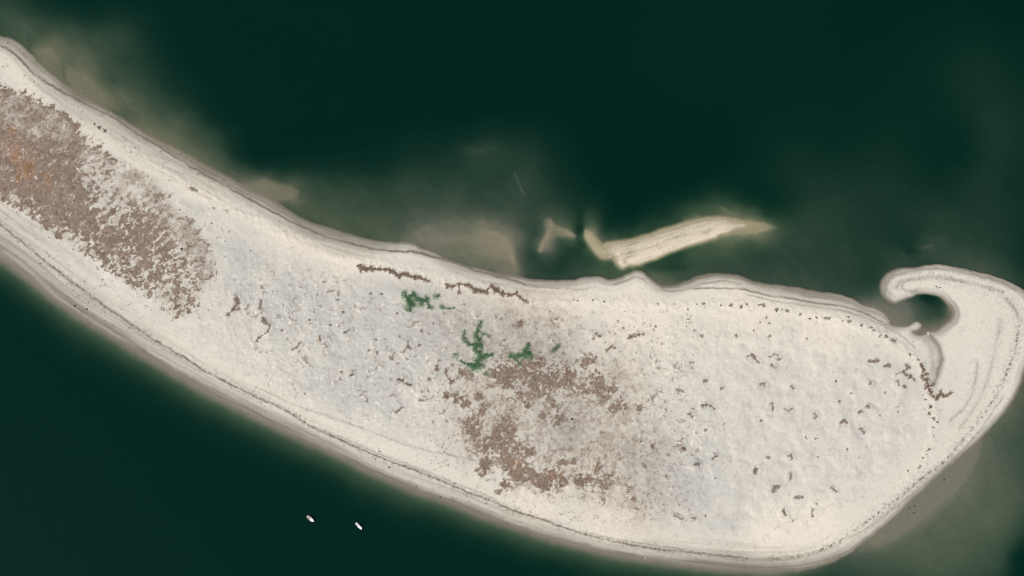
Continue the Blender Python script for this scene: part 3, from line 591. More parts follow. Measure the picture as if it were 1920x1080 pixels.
for pts, wd, st in (([(1506, 588), (1507, 605), (1509, 634)], 3, 1), ([(1107, 562), (1106, 575), (1098, 588), (1085, 593), (1066, 593)], 2.2, .9), ([(311, 433), (300, 446), (290, 455)], 2.2, 1), ([(1360, 590), (1365, 610)], 2, .5)):
    d, _ = poly_dist(smooth_poly(pts), False, wd * 4, wn_a * .4, wn_b * .4)
    v = np.exp(-(d / wd) ** 4) * st
    brt = np.maximum(brt, v)
    dens_left = dens_left * (1 - v)
brt = np.maximum(np.maximum(brt, fle), fle2 * .9)
yel = np.clip(sstep(-75, -5, sdb) * (1 - inS), 0, 1)
yel = np.maximum(yel, blobs([(940, 462, 26, .40), (905, 450, 40, .30), (1035, 430, 26, .2), (1110, 445, 22, .9), (1420, 425, 40), (1340, 395, 50, .8)]) * (1 - inS))
for pts, wd, st in (([(905, 436), (932, 438), (947, 452), (956, 474), (971, 502)], 9, .5), ([(962, 440), (974, 462), (984, 486), (1000, 512)], 4, .25), ([(775, 452), (815, 446), (850, 447), (885, 440)], 10, .16),
                    ([(1012, 470), (1022, 450), (1033, 430), (1031, 414)], 6, .45), ([(1033, 428), (1052, 432), (1082, 443)], 4, .45), ([(1100, 437), (1114, 447), (1126, 462)], 6, .5)):
    d, _ = poly_dist(smooth_poly(pts), False, wd * 4, wq * 4, wr_ * 4)
    yel = np.maximum(yel, st * np.exp(-(d / wd) ** 2) * (~inS))
silt = np.clip(blobs([(180, 150, 90), (250, 220, 60), (330, 260, 70), (600, 400, 90), (700, 420, 70), (100, 90, 60), (400, 310, 60), (520, 350, 40), (860, 400, 60, .6), (880, 452, 70, .8), (1040, 430, 30, .7)]) , 0, 1) * (~inS)
weed = blobs([(1150, 440, 50), (1220, 425, 50), (1300, 395, 60), (1370, 385, 60), (1450, 400, 50), (1400, 455, 40, .5), (20, 30, 60, .5), (1110, 400, 30), (1850, 960, 90, .6), (1700, 1050, 70, .6), (1900, 830, 50, .5), (1790, 1020, 70, .55)]) * (~inS)
weed = np.maximum(weed, .75 * south * sstep(3, 16, out) * sstep(90, 60, out))
greyc = np.clip(blobs([(1690, 580, 35), (1640, 565, 20), (880, 415, 70, .8), (800, 440, 40), (1740, 945, 60, .9), (1795, 900, 55, .9), (1680, 990, 50, .9), (1850, 850, 50, .7)]), 0, 1) * (~inS)

litter = np.clip(np.maximum.reduce([dens_left, dens_mid * .95, thickm * .95 * sstep(.15, .7, rank(uf)), sstep(.25, .8, clm) * .6 * (.5 + .8 * rank(uf)), tickm * .62]), 0, 1)
pale = np.clip(np.maximum.reduce([sstep(-8, 14, sL) * (.20 + .45 * sstep(.75, .25, u2)) * sstep(.03, .10, np.abs(fbm(GX + wv2, GY + wv1, 15, 2, 182))), pale_left * (.35 + .65 * sstep(.02, .10, np.abs(fbm(GX + wv1, GY + wv2, 17, 2, 181)))) * sstep(1.0, .55, u2), tan_mid * sstep(-.3, .4, n1 + .5 * n2) * .8, speck * .55, vline * .9, haze_mid * (.36 + .40 * sstep(.8, .3, um))]), 0, 1)
orange = blobs([m[1] for m in mats] + [(95, 345, 9, .6), (60, 350, 20, .35), (15, 270, 25, .35), (970, 872, 20, .6), (1040, 890, 18, .55), (1118, 876, 12, .6), (1000, 900, 14, .4), (868, 750, 10, .4), (50, 290, 40, .4)])
orange = sstep(.2, .75, orange + .25 * n2)

# ------------------------------------------------------------------ node helpers
def newmat(name):
    m = bpy.data.materials.new(name)
    m.use_nodes = True
    m.node_tree.nodes.clear()
    return m, m.node_tree.nodes, m.node_tree.links


def node(ns, t, **k):
    n = ns.new(t)
    for a, v in k.items():
        setattr(n, a, v)
    return n


def mixc(ns, ls, fac, a, b, blend='MIX'):
    n = node(ns, "ShaderNodeMix", data_type='RGBA', blend_type=blend)
    for sock, v in ((n.inputs[0], fac), (n.inputs[6], a), (n.inputs[7], b)):
        if hasattr(v, "is_output"):
            ls.new(v, sock)
        elif isinstance(v, (int, float)):
            sock.default_value = v
        else:
            sock.default_value = (*v, 1)
    return n.outputs[2]


def mth(ns, ls, op, a, b=0.0, clamp=False):
    n = node(ns, "ShaderNodeMath", operation=op, use_clamp=clamp)
    for sock, v in ((n.inputs[0], a), (n.inputs[1], b)):
        if hasattr(v, "is_output"):
            ls.new(v, sock)
        else:
            sock.default_value = v
    return n.outputs[0]


def noise(ns, ls, vec, scale, detail=4, rough=.6):
    n = node(ns, "ShaderNodeTexNoise")
    n.inputs["Scale"].default_value = scale
    n.inputs["Detail"].default_value = detail
    n.inputs["Roughness"].default_value = rough
    ls.new(vec, n.inputs["Vector"])
    return n.outputs[0]


# ------------------------------------------------------------------ sand material
m_sand, ns, ls = newmat("sand")
o = node(ns, "ShaderNodeOutputMaterial")
b = node(ns, "ShaderNodeBsdfPrincipled")
ls.new(b.outputs[0], o.inputs[0])
geo = node(ns, "ShaderNodeNewGeometry")
pos = geo.outputs["Position"]


def attr(n):
    a = node(ns, "ShaderNodeAttribute", attribute_name=n)
    s = node(ns, "ShaderNodeSeparateColor")
    ls.new(a.outputs["Color"], s.inputs[0])
    return s.outputs[0], s.outputs[1], s.outputs[2]


a_wet, a_wrk, a_grey = attr("shore")
a_lit, a_pale, a_org = attr("cover")
a_brt, a_yel, a_grn = attr("tone")
a_silt, a_weed, a_gc = attr("bed")
nf = noise(ns, ls, pos, .9, 5, .65)
nm = noise(ns, ls, pos, .16, 5, .6)
nl = noise(ns, ls, pos, .02, 4, .55)
c = mixc(ns, ls, nl, (.450, .425, .370), (.50, .472, .418))
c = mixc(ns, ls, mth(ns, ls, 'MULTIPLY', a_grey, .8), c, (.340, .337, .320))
c = mixc(ns, ls, mth(ns, ls, 'MULTIPLY', a_brt, .75), c, (.60, .548, .465))
c = mixc(ns, ls, mth(ns, ls, 'MULTIPLY', a_yel, .7), c, (.50, .432, .325))
# pale dead cover, then brown litter, broken by fine noise
k = mth(ns, ls, 'MULTIPLY', a_pale, mth(ns, ls, 'ADD', nm, .5), True)
k = mth(ns, ls, 'MULTIPLY', k, .8)
c = mixc(ns, ls, k, c, (.225, .188, .148))
nb_ = node(ns, "ShaderNodeMapRange")
nb_.inputs[1].default_value, nb_.inputs[2].default_value = .36, .66
ls.new(noise(ns, ls, pos, .055, 5, .6), nb_.inputs[0])
br = mixc(ns, ls, nb_.outputs[0], (.118, .071, .050), (.172, .122, .091))
nd_ = node(ns, "ShaderNodeMapRange")
nd_.inputs[1].default_value, nd_.inputs[2].default_value = .52, .72
ls.new(noise(ns, ls, pos, .22, 4, .65), nd_.inputs[0])
br = mixc(ns, ls, mth(ns, ls, 'MULTIPLY', nd_.outputs[0], .6), br, (.072, .046, .034))
br = mixc(ns, ls, mth(ns, ls, 'MULTIPLY', nf, .5), br, (.185, .135, .10))
br = mixc(ns, ls, mth(ns, ls, 'MULTIPLY', a_pale, .75), br, (.225, .185, .150))
br = mixc(ns, ls, mth(ns, ls, 'MULTIPLY', a_org, .85), br, (.27, .155, .090))
k = mth(ns, ls, 'ADD', a_lit, mth(ns, ls, 'MULTIPLY', mth(ns, ls, 'SUBTRACT', nf, .5), .8))
r = node(ns, "ShaderNodeMapRange", interpolation_type='SMOOTHSTEP')
r.inputs[1].default_value, r.inputs[2].default_value = .10, .92
ls.new(k, r.inputs[0])
c = mixc(ns, ls, mth(ns, ls, 'MULTIPLY', r.outputs[0], .88), c, br)
c = mixc(ns, ls, mth(ns, ls, 'MULTIPLY', a_grn, .7), c, (.085, .155, .078))
# weed cast up along the tide lines
k = mth(ns, ls, 'MULTIPLY', a_wrk, mth(ns, ls, 'ADD', nf, .55), True)
c = mixc(ns, ls, mth(ns, ls, 'MULTIPLY', k, .92), c, (.085, .070, .052))
# wet sand is darker and greyer
dry = c
wetc = (.143, .129, .105)
wetc = mixc(ns, ls, mth(ns, ls, 'MULTIPLY', a_silt, 1.0), wetc, (.122, .120, .082))
wetc = mixc(ns, ls, mth(ns, ls, 'MULTIPLY', a_weed, .6), wetc, (.105, .135, .065))
wetc = mixc(ns, ls, mth(ns, ls, 'MULTIPLY', a_gc, .6), wetc, (.132, .132, .119))
wetc = mixc(ns, ls, mth(ns, ls, 'MULTIPLY', a_yel, .85), wetc, (.285, .250, .165))
wetc = mixc(ns, ls, mth(ns, ls, 'MULTIPLY', mth(ns, ls, 'SUBTRACT', nm, .35), .7, True), wetc, (.11, .098, .078))
c = mixc(ns, ls, a_wet, c, wetc)
hv = mth(ns, ls, 'ADD', mth(ns, ls, 'ADD', mth(ns, ls, 'MULTIPLY', nf, .26), mth(ns, ls, 'MULTIPLY', noise(ns, ls, pos, .33, 4, .7), .24)), .75)
vv = node(ns, "ShaderNodeVectorMath", operation='SCALE')
ls.new(c, vv.inputs[0])
ls.new(hv, vv.inputs["Scale"])
ls.new(vv.outputs[0], b.inputs["Base Color"])
b.inputs["Roughness"].default_value = .92
b.inputs["Specular IOR Level"].default_value = .15
bp = node(ns, "ShaderNodeBump")
bp.inputs["Strength"].default_value = .6
bp.inputs["Distance"].default_value = .35
ls.new(mth(ns, ls, 'ADD', mth(ns, ls, 'MULTIPLY', nf, .5), nm), bp.inputs["Height"])
ls.new(bp.outputs[0], b.inputs["Normal"])

# ------------------------------------------------------------------ terrain mesh
def P(x, y, z=0.0):
    return ((x - 960) * S, (540 - y) * S, z)


V = np.empty((NY * NX, 3), np.float32)
V[:, 0] = ((GX - 960) * S).ravel()
V[:, 1] = ((540 - GY) * S).ravel()
V[:, 2] = Z.ravel()
idx = np.arange(NY * NX).reshape(NY, NX)
F = np.stack([idx[1:, :-1], idx[1:, 1:], idx[:-1, 1:], idx[:-1, :-1]], -1).reshape(-1, 4)


def mesh_np(name, V, F):
    me = bpy.data.meshes.new(name)
    n = F.shape[1]
    me.vertices.add(len(V))
    me.vertices.foreach_set("co", np.ascontiguousarray(V, np.float32).ravel())
    me.loops.add(F.size)
    me.loops.foreach_set("vertex_index", np.ascontiguousarray(F, np.int32).ravel())
    me.polygons.add(len(F))
    me.polygons.foreach_set("loop_start", np.arange(0, F.size, n, dtype=np.int32))
    me.update(calc_edges=True)
    return me


def vcol(me, name, *ch):
    a = me.color_attributes.new(name, 'FLOAT_COLOR', 'POINT')
    d = np.ones((len(me.vertices), 4), np.float32)
    for i, c_ in enumerate(ch):
        d[:, i] = np.asarray(c_, np.float32).ravel()
    a.data.foreach_set("color", d.ravel())


def link(name, me, mat=None, parent=None):
    ob = bpy.data.objects.new(name, me)
    COL.objects.link(ob)
    if mat is not None and not me.materials:
        me.materials.append(mat)
    if parent is not None:
        ob.parent = parent
    return ob


def tag(ob, label=None, cat=None, group=None, kind=None):
    for k_, v_ in (("label", label), ("category", cat), ("group", group), ("kind", kind)):
        if v_:
            ob[k_] = v_
    return ob


me = mesh_np("terrain", V, F)
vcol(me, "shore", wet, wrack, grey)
vcol(me, "cover", litter, pale, orange)
vcol(me, "tone", brt, yel, sstep(-.15, .25, np.clip(grm, 0, .85) - rank(fbm(GX, GY, 7.5, 3, 199, .75))) * sstep(.05, .3, grm) * .85)
vcol(me, "bed", silt, weed, greyc)
me.polygons.foreach_set("use_smooth", np.ones(len(F), bool))
tag(link("terrain", me, m_sand), "pale sandy island and sand bars sloping down into the sea bed", "terrain", kind="structure")


def gz(x, y):
    u = np.clip(np.interp(x, gx, np.arange(NX)), 0, NX - 1.001)
    v = np.clip(np.interp(y, gy, np.arange(NY)), 0, NY - 1.001)
    i, j = np.asarray(u).astype(int), np.asarray(v).astype(int)
    fu, fv = u - i, v - j
    return (Z[j, i] * (1 - fu) + Z[j, i + 1] * fu) * (1 - fv) + (Z[j + 1, i] * (1 - fu) + Z[j + 1, i + 1] * fu) * fv


def samp(Fm, x, y):
    i = np.clip(np.searchsorted(gx, x), 0, NX - 1)
    j = np.clip(np.searchsorted(gy, y), 0, NY - 1)
    return Fm[j, i]


# ------------------------------------------------------------------ water: a closed body with absorbing, faintly scattering green water
m_wat, ns, ls = newmat("sea_water")
o = node(ns, "ShaderNodeOutputMaterial")
tr = node(ns, "ShaderNodeBsdfTransparent")
gl = node(ns, "ShaderNodeBsdfGlossy")
gl.inputs["Roughness"].default_value = .03
fr = node(ns, "ShaderNodeFresnel")
fr.inputs["IOR"].default_value = 1.33
mx = node(ns, "ShaderNodeMixShader")
geo = node(ns, "ShaderNodeNewGeometry")
bp = node(ns, "ShaderNodeBump")
bp.inputs["Strength"].default_value = .08
bp.inputs["Distance"].default_value = .12
ls.new(noise(ns, ls, geo.outputs["Position"], .35, 5, .6), bp.inputs["Height"])
ls.new(bp.outputs[0], gl.inputs["Normal"])
ls.new(bp.outputs[0], fr.inputs["Normal"])
ls.new(fr.outputs[0], mx.inputs[0])
ls.new(tr.outputs[0], mx.inputs[1])
ls.new(gl.outputs[0], mx.inputs[2])
ls.new(mx.outputs[0], o.inputs["Surface"])
ab = node(ns, "ShaderNodeVolumeAbsorption")
kR, kG, kB = .575, .39, .455
dn = .8
ab.inputs[0].default_value = (1 - kR / dn, 1 - kG / dn, 1 - kB / dn, 1)
ab.inputs[1].default_value = dn
vs = node(ns, "ShaderNodeVolumeScatter")
sR, sG, sB = .0002, .038, .0305
vs.inputs["Color"].default_value = (sR / sG, 1, sB / sG, 1)
vs.inputs["Density"].default_value = sG
ad = node(ns, "ShaderNodeAddShader")
ls.new(ab.outputs[0], ad.inputs[0])
ls.new(vs.outputs[0], ad.inputs[1])
ls.new(ad.outputs[0], o.inputs["Volume"])
m_wat.cycles.homogeneous_volume = True
hx, hy, zb = 19500.0, 19500.0, -9.0
wv = np.array([(-hx, -hy, 0), (hx, -hy, 0), (hx, hy, 0), (-hx, hy, 0), (-hx, -hy, zb), (hx, -hy, zb), (hx, hy, zb), (-hx, hy, zb)], np.float32)
wf = np.array([(0, 1, 2, 3), (7, 6, 5, 4), (0, 4, 5, 1), (1, 5, 6, 2), (2, 6, 7, 3), (3, 7, 4, 0)])
tag(link("water", mesh_np("water", wv, wf), m_wat), "dark green sea around the sandy island", "water", kind="structure")


# ------------------------------------------------------------------ plain procedural materials
def leafmat(name, c1, c2, scale=.7, rough=.85):
    m, ns, ls = newmat(name)
    o = node(ns, "ShaderNodeOutputMaterial")
    b = node(ns, "ShaderNodeBsdfPrincipled")
    ls.new(b.outputs[0], o.inputs[0])
    g = node(ns, "ShaderNodeNewGeometry")
    n_ = noise(ns, ls, g.outputs["Position"], scale, 4, .65)
    r = node(ns, "ShaderNodeMapRange")
    r.inputs[1].default_value, r.inputs[2].default_value = .3, .7
    ls.new(n_, r.inputs[0])
    ls.new(mixc(ns, ls, r.outputs[0], c1, c2), b.inputs["Base Color"])
    b.inputs["Roughness"].default_value = rough
    b.inputs["Specular IOR Level"].default_value = .15
    return m


M_DRY = leafmat("dry_brown_grass", (.112, .066, .046), (.180, .120, .088))
M_GREYB = leafmat("weathered_grass", (.20, .17, .135), (.30, .26, .215))
M_PALE = leafmat("bleached_grass", (.24, .21, .17), (.33, .29, .24))
M_OR = leafmat("rusty_mat", (.25, .145, .078), (.34, .215, .128))
M_DARK = leafmat("dark_bush", (.075, .068, .045), (.17, .15, .105))
M_GREEN = leafmat("green_leaves", (.026, .088, .034), (.11, .185, .10), .45)
M_DULLG = leafmat("dull_green_leaves", (.08, .12, .07), (.13, .16, .11))
M_WEED = leafmat("beach_wrack", (.06, .048, .034), (.13, .11, .08))
M_CLUMP = leafmat("clump_grass", (.165, .122, .095), (.27, .215, .175))
M_RIDGE = leafmat("ridge_scrub", (.130, .080, .058), (.215, .155, .122), .5)
TONES = [M_CLUMP, M_GREYB, M_PALE, M_OR]


# ------------------------------------------------------------------ foliage builders
def tufts(px, py, rad, hgt_, nb, seed, z=None):
    """star-shaped tufts of leaning blades, one triangle each"""
    r_ = np.random.default_rng(seed)
    n = len(px)
    if z is None:
        z = gz(px, py)
    x0, y0 = (px - 960) * S, (540 - py) * S
    a = r_.uniform(0, 2 * np.pi, (n, 1)) + np.arange(nb)[None] * 2 * np.pi / nb + r_.uniform(-.4, .4, (n, nb))
    L = rad[:, None] * r_.uniform(.55, 1.15, (n, nb))
    h = hgt_[:, None] * r_.uniform(.5, 1.2, (n, nb))
    wd = L * r_.uniform(.30, .5, (n, nb))
    tip = np.stack([x0[:, None] + np.cos(a) * L, y0[:, None] + np.sin(a) * L, z[:, None] + h], -1)
    bx, by = x0[:, None] - np.cos(a) * L * .12, y0[:, None] - np.sin(a) * L * .12
    l = np.stack([bx - np.sin(a) * wd, by + np.cos(a) * wd, z[:, None] + h * .35], -1)
    rr = np.stack([bx + np.sin(a) * wd, by - np.cos(a) * wd, z[:, None] + h * .35], -1)
    V = np.stack([l, rr, tip], 2).reshape(-1, 3)
    return V, np.arange(len(V)).reshape(-1, 3)


def scatter(Fm, x0, x1, y0, y1, n, seed, power=1.0):
    r_ = np.random.default_rng(seed)
    x = r_.uniform(x0, x1, n)
    y = r_.uniform(y0, y1, n)
    k = samp(Fm, x, y) ** power > r_.uniform(0, 1, n)
    return x[k], y[k]


def field(name, label, cat, Fm, box, n, mat, rad, seed, nb=5):
    x, y = scatter(Fm, *box, n, seed)
    r_ = np.random.default_rng(seed + 1)
    rd = rad * r_.uniform(.6, 1.3, len(x))
    V, F = tufts(x, y, rd, rd * .55, nb, seed + 2)
    return tag(link(name, mesh_np(name, V, F), mat), label, cat, kind="stuff")


field("dry_grass", "wide reddish brown dry grass field at the left end of the island", "dry grass", dens_left * .8, (-150, 430, 60, 610), 60000, M_DRY, .62, 200)
field("dry_grass", "mottled brown dry grass field in the lower centre of the island", "dry grass", dens_mid * .8, (800, 1300, 580, 980), 60000, M_DRY, .62, 210)
field("bleached_grass", "thin grey bleached grass fringing the left brown field", "dry grass", np.clip(pale_left, 0, 1) * sstep(-.2, .5, n1 + n2), (-60, 430, 150, 600), 22000, M_GREYB, .5, 220)
field("bleached_grass", "thin tan bleached grass around the central brown field", "dry grass", tan_mid * sstep(-.1, .6, n1 + n2) * .6, (800, 1300, 640, 980), 24000, M_GREYB, .5, 230)
field("bleached_grass", "sparse faint grass flecks over the pale middle sand", "dry grass", speck * .5, (420, 1300, 500, 980), 26000, M_GREYB, .5, 240)

# scraps of weed on the tide lines
x, y = scatter(sstep(.3, .9, wrack), -60, 1960, 40, 1080, 150000, 250)
r_ = np.random.default_rng(251)
rd = r_.uniform(.25, .6, len(x))
Vv, Ff = tufts(x, y, rd, rd * .25, 3, 252)
tag(link("seaweed_wrack", mesh_np("seaweed_wrack", Vv, Ff), M_WEED), "dark seaweed wrack strewn along the tide lines of both beaches", "seaweed", kind="stuff")


def bush_mesh(name, spots, seed, dens=5.0, hk=.34, leaf=.38, cover=.9, link_r=(.35, .7), extra=0, thin=-.25):
    """leaf-sized faces through the volume of one or more rounded lumps; heights follow the ground; origin at the base"""
    r_ = np.random.default_rng(seed)
    cx0 = sum(s[0] for s in spots) / len(spots)
    cy0 = sum(s[1] for s in spots) / len(spots)
    base = float(gz(np.array([cx0]), np.array([cy0]))[0])
    # join the lumps: a few small lumps along the way from each to its nearest earlier neighbour
    spots = list(spots)
    for p in list(spots):
        for _ in range(extra):
            a = r_.uniform(0, 6.28)
            spots.append((p[0] + math.cos(a) * p[2] * 1.05, p[1] + math.sin(a) * p[2] * .9, p[2] * r_.uniform(.35, .65)))
    allsp = list(spots)
    for i in range(1, len(spots)):
        q = min(spots[:i], key=lambda t: math.hypot(t[0] - spots[i][0], t[1] - spots[i][1]))
        p = spots[i]
        D_ = math.hypot(p[0] - q[0], p[1] - q[1])
        n_ = int(D_ / 1.6)
        for k in range(1, n_):
            t = k / n_
            rr = min(p[2], q[2]) * r_.uniform(*link_r)
            if not rr:
                continue
            allsp.append((p[0] + (q[0] - p[0]) * t + r_.uniform(-.6, .6), p[1] + (q[1] - p[1]) * t + r_.uniform(-.6, .6), rr))
    C = []
    for s in allsp:
        R = s[2] * S * cover
        n = int(max(9, dens * math.pi * R * R))
        a = r_.uniform(0, 2 * np.pi, n)
        rr = R * np.sqrt(r_.uniform(0, 1, n))
        lob = 1 + .38 * np.sin(a * 3 + r_.uniform(0, 6)) + .24 * np.sin(a * 5 + r_.uniform(0, 6)) + .16 * np.sin(a * 9 + r_.uniform(0, 6))
        rr = rr * lob
        hh = min(R * hk, 1.1) * np.sqrt(np.clip(1 - (rr / (R * 1.5)) ** 2, .02, 1)) * r_.uniform(.3, 1.0, n)
        X = (s[0] - 960) * S + np.cos(a) * rr
        Y = (540 - s[1]) * S + np.sin(a) * rr
        keep = (pnoise(X / 1.5, Y / 1.5, 300) > thin) | (rr < R * (.5 if thin < -.1 else .3))
        X, Y, hh = X[keep], Y[keep], hh[keep]
        zz = gz(X / S + 960, 540 - Y / S) + .05 + hh
        C.append(np.stack([X, Y, zz], -1))
    C = np.concatenate(C)
    o_ = np.array([(cx0 - 960) * S, (540 - cy0) * S, base])
    C = C - o_
    n = len(C)
    # each leaf clump: one kite of two triangles, tilted at random
    az = r_.uniform(0, 2 * np.pi, n)
    tl = r_.uniform(-.2, 1.0, n)
    u = np.stack([np.cos(az) * np.cos(tl), np.sin(az) * np.cos(tl), np.sin(tl)], -1)
    v = np.stack([-np.sin(az), np.cos(az), r_.uniform(-.35, .35, n)], -1)
    L = (leaf * r_.uniform(.6, 1.35, n))[:, None]
    K = np.stack([C - u * L, C + v * L * .55, C + u * L, C - v * L * .55], 1)
    # keep only what hangs together: leaf faces that touch or nearly touch the main mass
    lo, hi = K.min(1), K.max(1)
    sz = (hi - lo).max(1)
    lab = np.full(n, -1)
    nl_ = 0
    while (lab < 0).any():
        fr_ = np.array([int(np.argmax(lab < 0))])
        lab[fr_] = nl_
        while len(fr_):
            rest = np.nonzero(lab < 0)[0]
            if not len(rest):
                break
            g_ = np.maximum(0, np.maximum(lo[fr_][:, None] - hi[rest][None], lo[rest][None] - hi[fr_][:, None]))
            near = np.sqrt((g_ ** 2).sum(-1)) <= np.maximum(.02, .4 * np.maximum(sz[fr_][:, None], sz[rest][None]))
            fr_ = rest[near.any(0)]
            lab[fr_] = nl_
        nl_ += 1
    K = K[lab == np.bincount(lab).argmax()]
    n = len(K)
    Vq = K.reshape(-1, 3)
    Fq = np.arange(n * 4).reshape(-1, 4)
    return mesh_np(name, Vq, Fq), o_


def bush(name, spots, mat, label, cat, group, seed, **k):
    me_, o_ = bush_mesh(name, spots, seed, **k)
    ob = link(name, me_, mat)
    ob.location = o_
    return tag(ob, label, cat, group)


ORD = ["first", "second", "third", "fourth", "fifth", "sixth", "seventh", "eighth", "ninth", "tenth", "eleventh", "twelfth", "thirteenth", "fourteenth", "fifteenth"]
sd_ = 1000
for lab, s in (("smallest and most westerly of three dark bushes on the upper left beach", (177, 233, 2.6)),
               ("middle and biggest of three dark bushes on the upper left beach", (186, 240, 4)),
               ("most easterly of three dark bushes on the upper left beach", (197, 245, 3.8))):
    sd_ += 1
    bush("dark_bush", [s, (s[0] + 1.5, s[1] + 1, s[2] * .6)], M_DARK, lab, "bush", "three bushes on the upper left beach", sd_, dens=7)
for lo, hi, txt in ((0, 4, "dark bush from the left beside the curved white track"), (4, 14, "dark bush from the left on the straight north dune edge"),
                    (14, 18, "dark bush from the left just before the short white path"), (18, 28, "dark bush right of the short white path on the dune edge"),
                    (28, 33, "dark bush going down the dune edge left of the lagoon")):
    for i in range(lo, hi):
        x_, y_, r0 = nrow[i]
        sd_ += 1
        rr = np.random.default_rng(sd_)
        r0 *= rr.uniform(.62, 1.3)
        sp = [(x_, y_, r0)] + [(x_ + rr.uniform(-1.3, 1.3) * r0, y_ + rr.uniform(-.7, .7) * r0, r0 * rr.uniform(.4, .7)) for _ in range(2)]
        bush("dark_bush", sp, M_DARK if i % 4 else M_GREYB, ORD[i - lo] + " " + txt, "bush", "dark bushes along the north dune edge", sd_, dens=6)
for i, (x_, y_, r0) in enumerate(erow):
    sd_ += 1
    rr = np.random.default_rng(sd_)
    r0 *= rr.uniform(.62, 1.3)
    sp = [(x_, y_, r0), (x_ + rr.uniform(-1.2, 1.2) * r0, y_ + rr.uniform(-1.4, 1.4) * r0, r0 * .6)]
    bush("dark_bush", sp, M_DARK if i % 3 else M_DRY, ORD[i] + " small bush going down the right dune edge below the thicket", "bush", "small bushes down the right dune edge", sd_, dens=6)
for lab, sp, tone in CL:
    sd_ += 1
    bush("dry_shrub", sp, TONES[tone], lab, "shrub", "dry clumps on the sand hummocks", sd_, dens=4.2 if tone == 0 else 3.0, extra=1)
LM = [("the short white path", 1507, 612), ("the curved white track", 1095, 580), ("the ragged brown bush clump", 1638, 677), ("the branching brown clump", 1697, 697),
      ("the hooked arch clump", 1450, 668), ("the spread brown clump", 1411, 669), ("the arched dark clump", 1581, 789), ("the twisted dark tuft", 1614, 805), ("the ring shaped tuft", 1528, 779),
      ("the crescent tuft", 1477, 769), ("the triangular lower right clump", 1452, 915), ("the wedge shaped clump", 1415, 882), ("the dark oval clump", 1306, 870), ("the feathery pale clump", 1428, 720),
      ("the long dark crest clump", 1192, 629), ("the straight slanting lower tuft", 1271, 969), ("the flat wide brown tuft", 1498, 932),
      ("the winding green thicket", 890, 655), ("the compact green thicket", 980, 665), ("the uppermost green thicket", 775, 567), ("the forked brown clump", 442, 572), ("the orange brown tuft", 600, 636),
      ("the looping brown clump", 496, 610), ("the thin slanting beach tuft", 748, 768), ("the pair of end to end tufts", 758, 716), ("the dark two part tuft", 659, 703), ("the leaf shaped grey tuft", 651, 621),
      ("the left brown field", 330, 440), ("the lone brown knot", 194, 480)]
DIRS = ["right of", "lower right of", "below", "lower left of", "left of", "upper left of", "above", "upper right of"]
used = set()


def where(kind, x_, y_):
    for nm, lx, ly in sorted(LM, key=lambda t: math.hypot(t[1] - x_, t[2] - y_)):
        d_ = math.hypot(x_ - lx, y_ - ly)
        w_ = DIRS[int(round(math.degrees(math.atan2(y_ - ly, x_ - lx)) / 45)) % 8]
        t_ = "%s %s%s %s" % (kind, "just " if d_ < 45 else ("well " if d_ > 110 else ""), w_, nm)
        if t_ not in used:
            used.add(t_)
            return t_


for k_, (lab, grp, sps) in enumerate(SMALL):
    for s in sps:
        sd_ += 1
        rr = np.random.default_rng(sd_)
        a_ = rr.uniform(0, 6.28)
        sp = [s, (s[0] + math.cos(a_) * s[2] * .8, s[1] + math.sin(a_) * s[2] * .8, s[2] * .65)]
        bush("dry_tuft", sp, M_DARK if k_ == 2 else (M_GREYB if sd_ % 3 else M_CLUMP), where("dark speck of a bush" if k_ == 2 else "small brown tuft", s[0], s[1]), "tuft", grp, sd_, dens=4 if k_ < 2 else 7)
for lab, sp in thick:
    sd_ += 1
    bush("dry_thicket", sp, M_RIDGE, lab, "thicket", "brown thickets along the dune edges", sd_, dens=3.8, extra=3, link_r=(.45, .8), cover=.72, thin=-.3)
for i, (lab, sp) in enumerate(green):
    sd_ += 1
    bush("green_thicket", sp, M_DULLG if ("dull" in lab or "faint" in lab) else M_GREEN, lab, "green plants", "green thickets in the middle of the island", sd_, dens=4.2, hk=.3, cover=1.0, leaf=.30, link_r=(.7, 1.0), extra=3, thin=-.16)
for lab, s in mats:
    sd_ += 1
    bush("orange_mat", [s], M_OR, lab, "plant mat", "round orange mats in the left field", sd_, dens=4.5 if "faint" not in lab else 1.8, hk=.12, leaf=.45, cover=1.0)

# ------------------------------------------------------------------ stones, flotsam, and dark lumps put in for shade
def rock_mesh(name, r0, seed, flat_=.6):
    r_ = np.random.default_rng(seed)
    vs_, fs_ = [], []
    nu, nv = 9, 5
    for j in range(nv + 1):
        t = math.pi * j / nv
        for i in range(nu):
            a = 2 * math.pi * i / nu
            k = r0 * r_.uniform(.78, 1.18)
            vs_.append((math.sin(t) * math.cos(a) * k, math.sin(t) * math.sin(a) * k * .8, math.cos(t) * k * flat_ + r0 * flat_ * .5))
    for j in range(nv):
        for i in range(nu):
            fs_.append((j * nu + i, (j + 1) * nu + i, (j + 1) * nu + (i + 1) % nu, j * nu + (i + 1) % nu))
    return mesh_np(name, np.array(vs_), np.array(fs_))


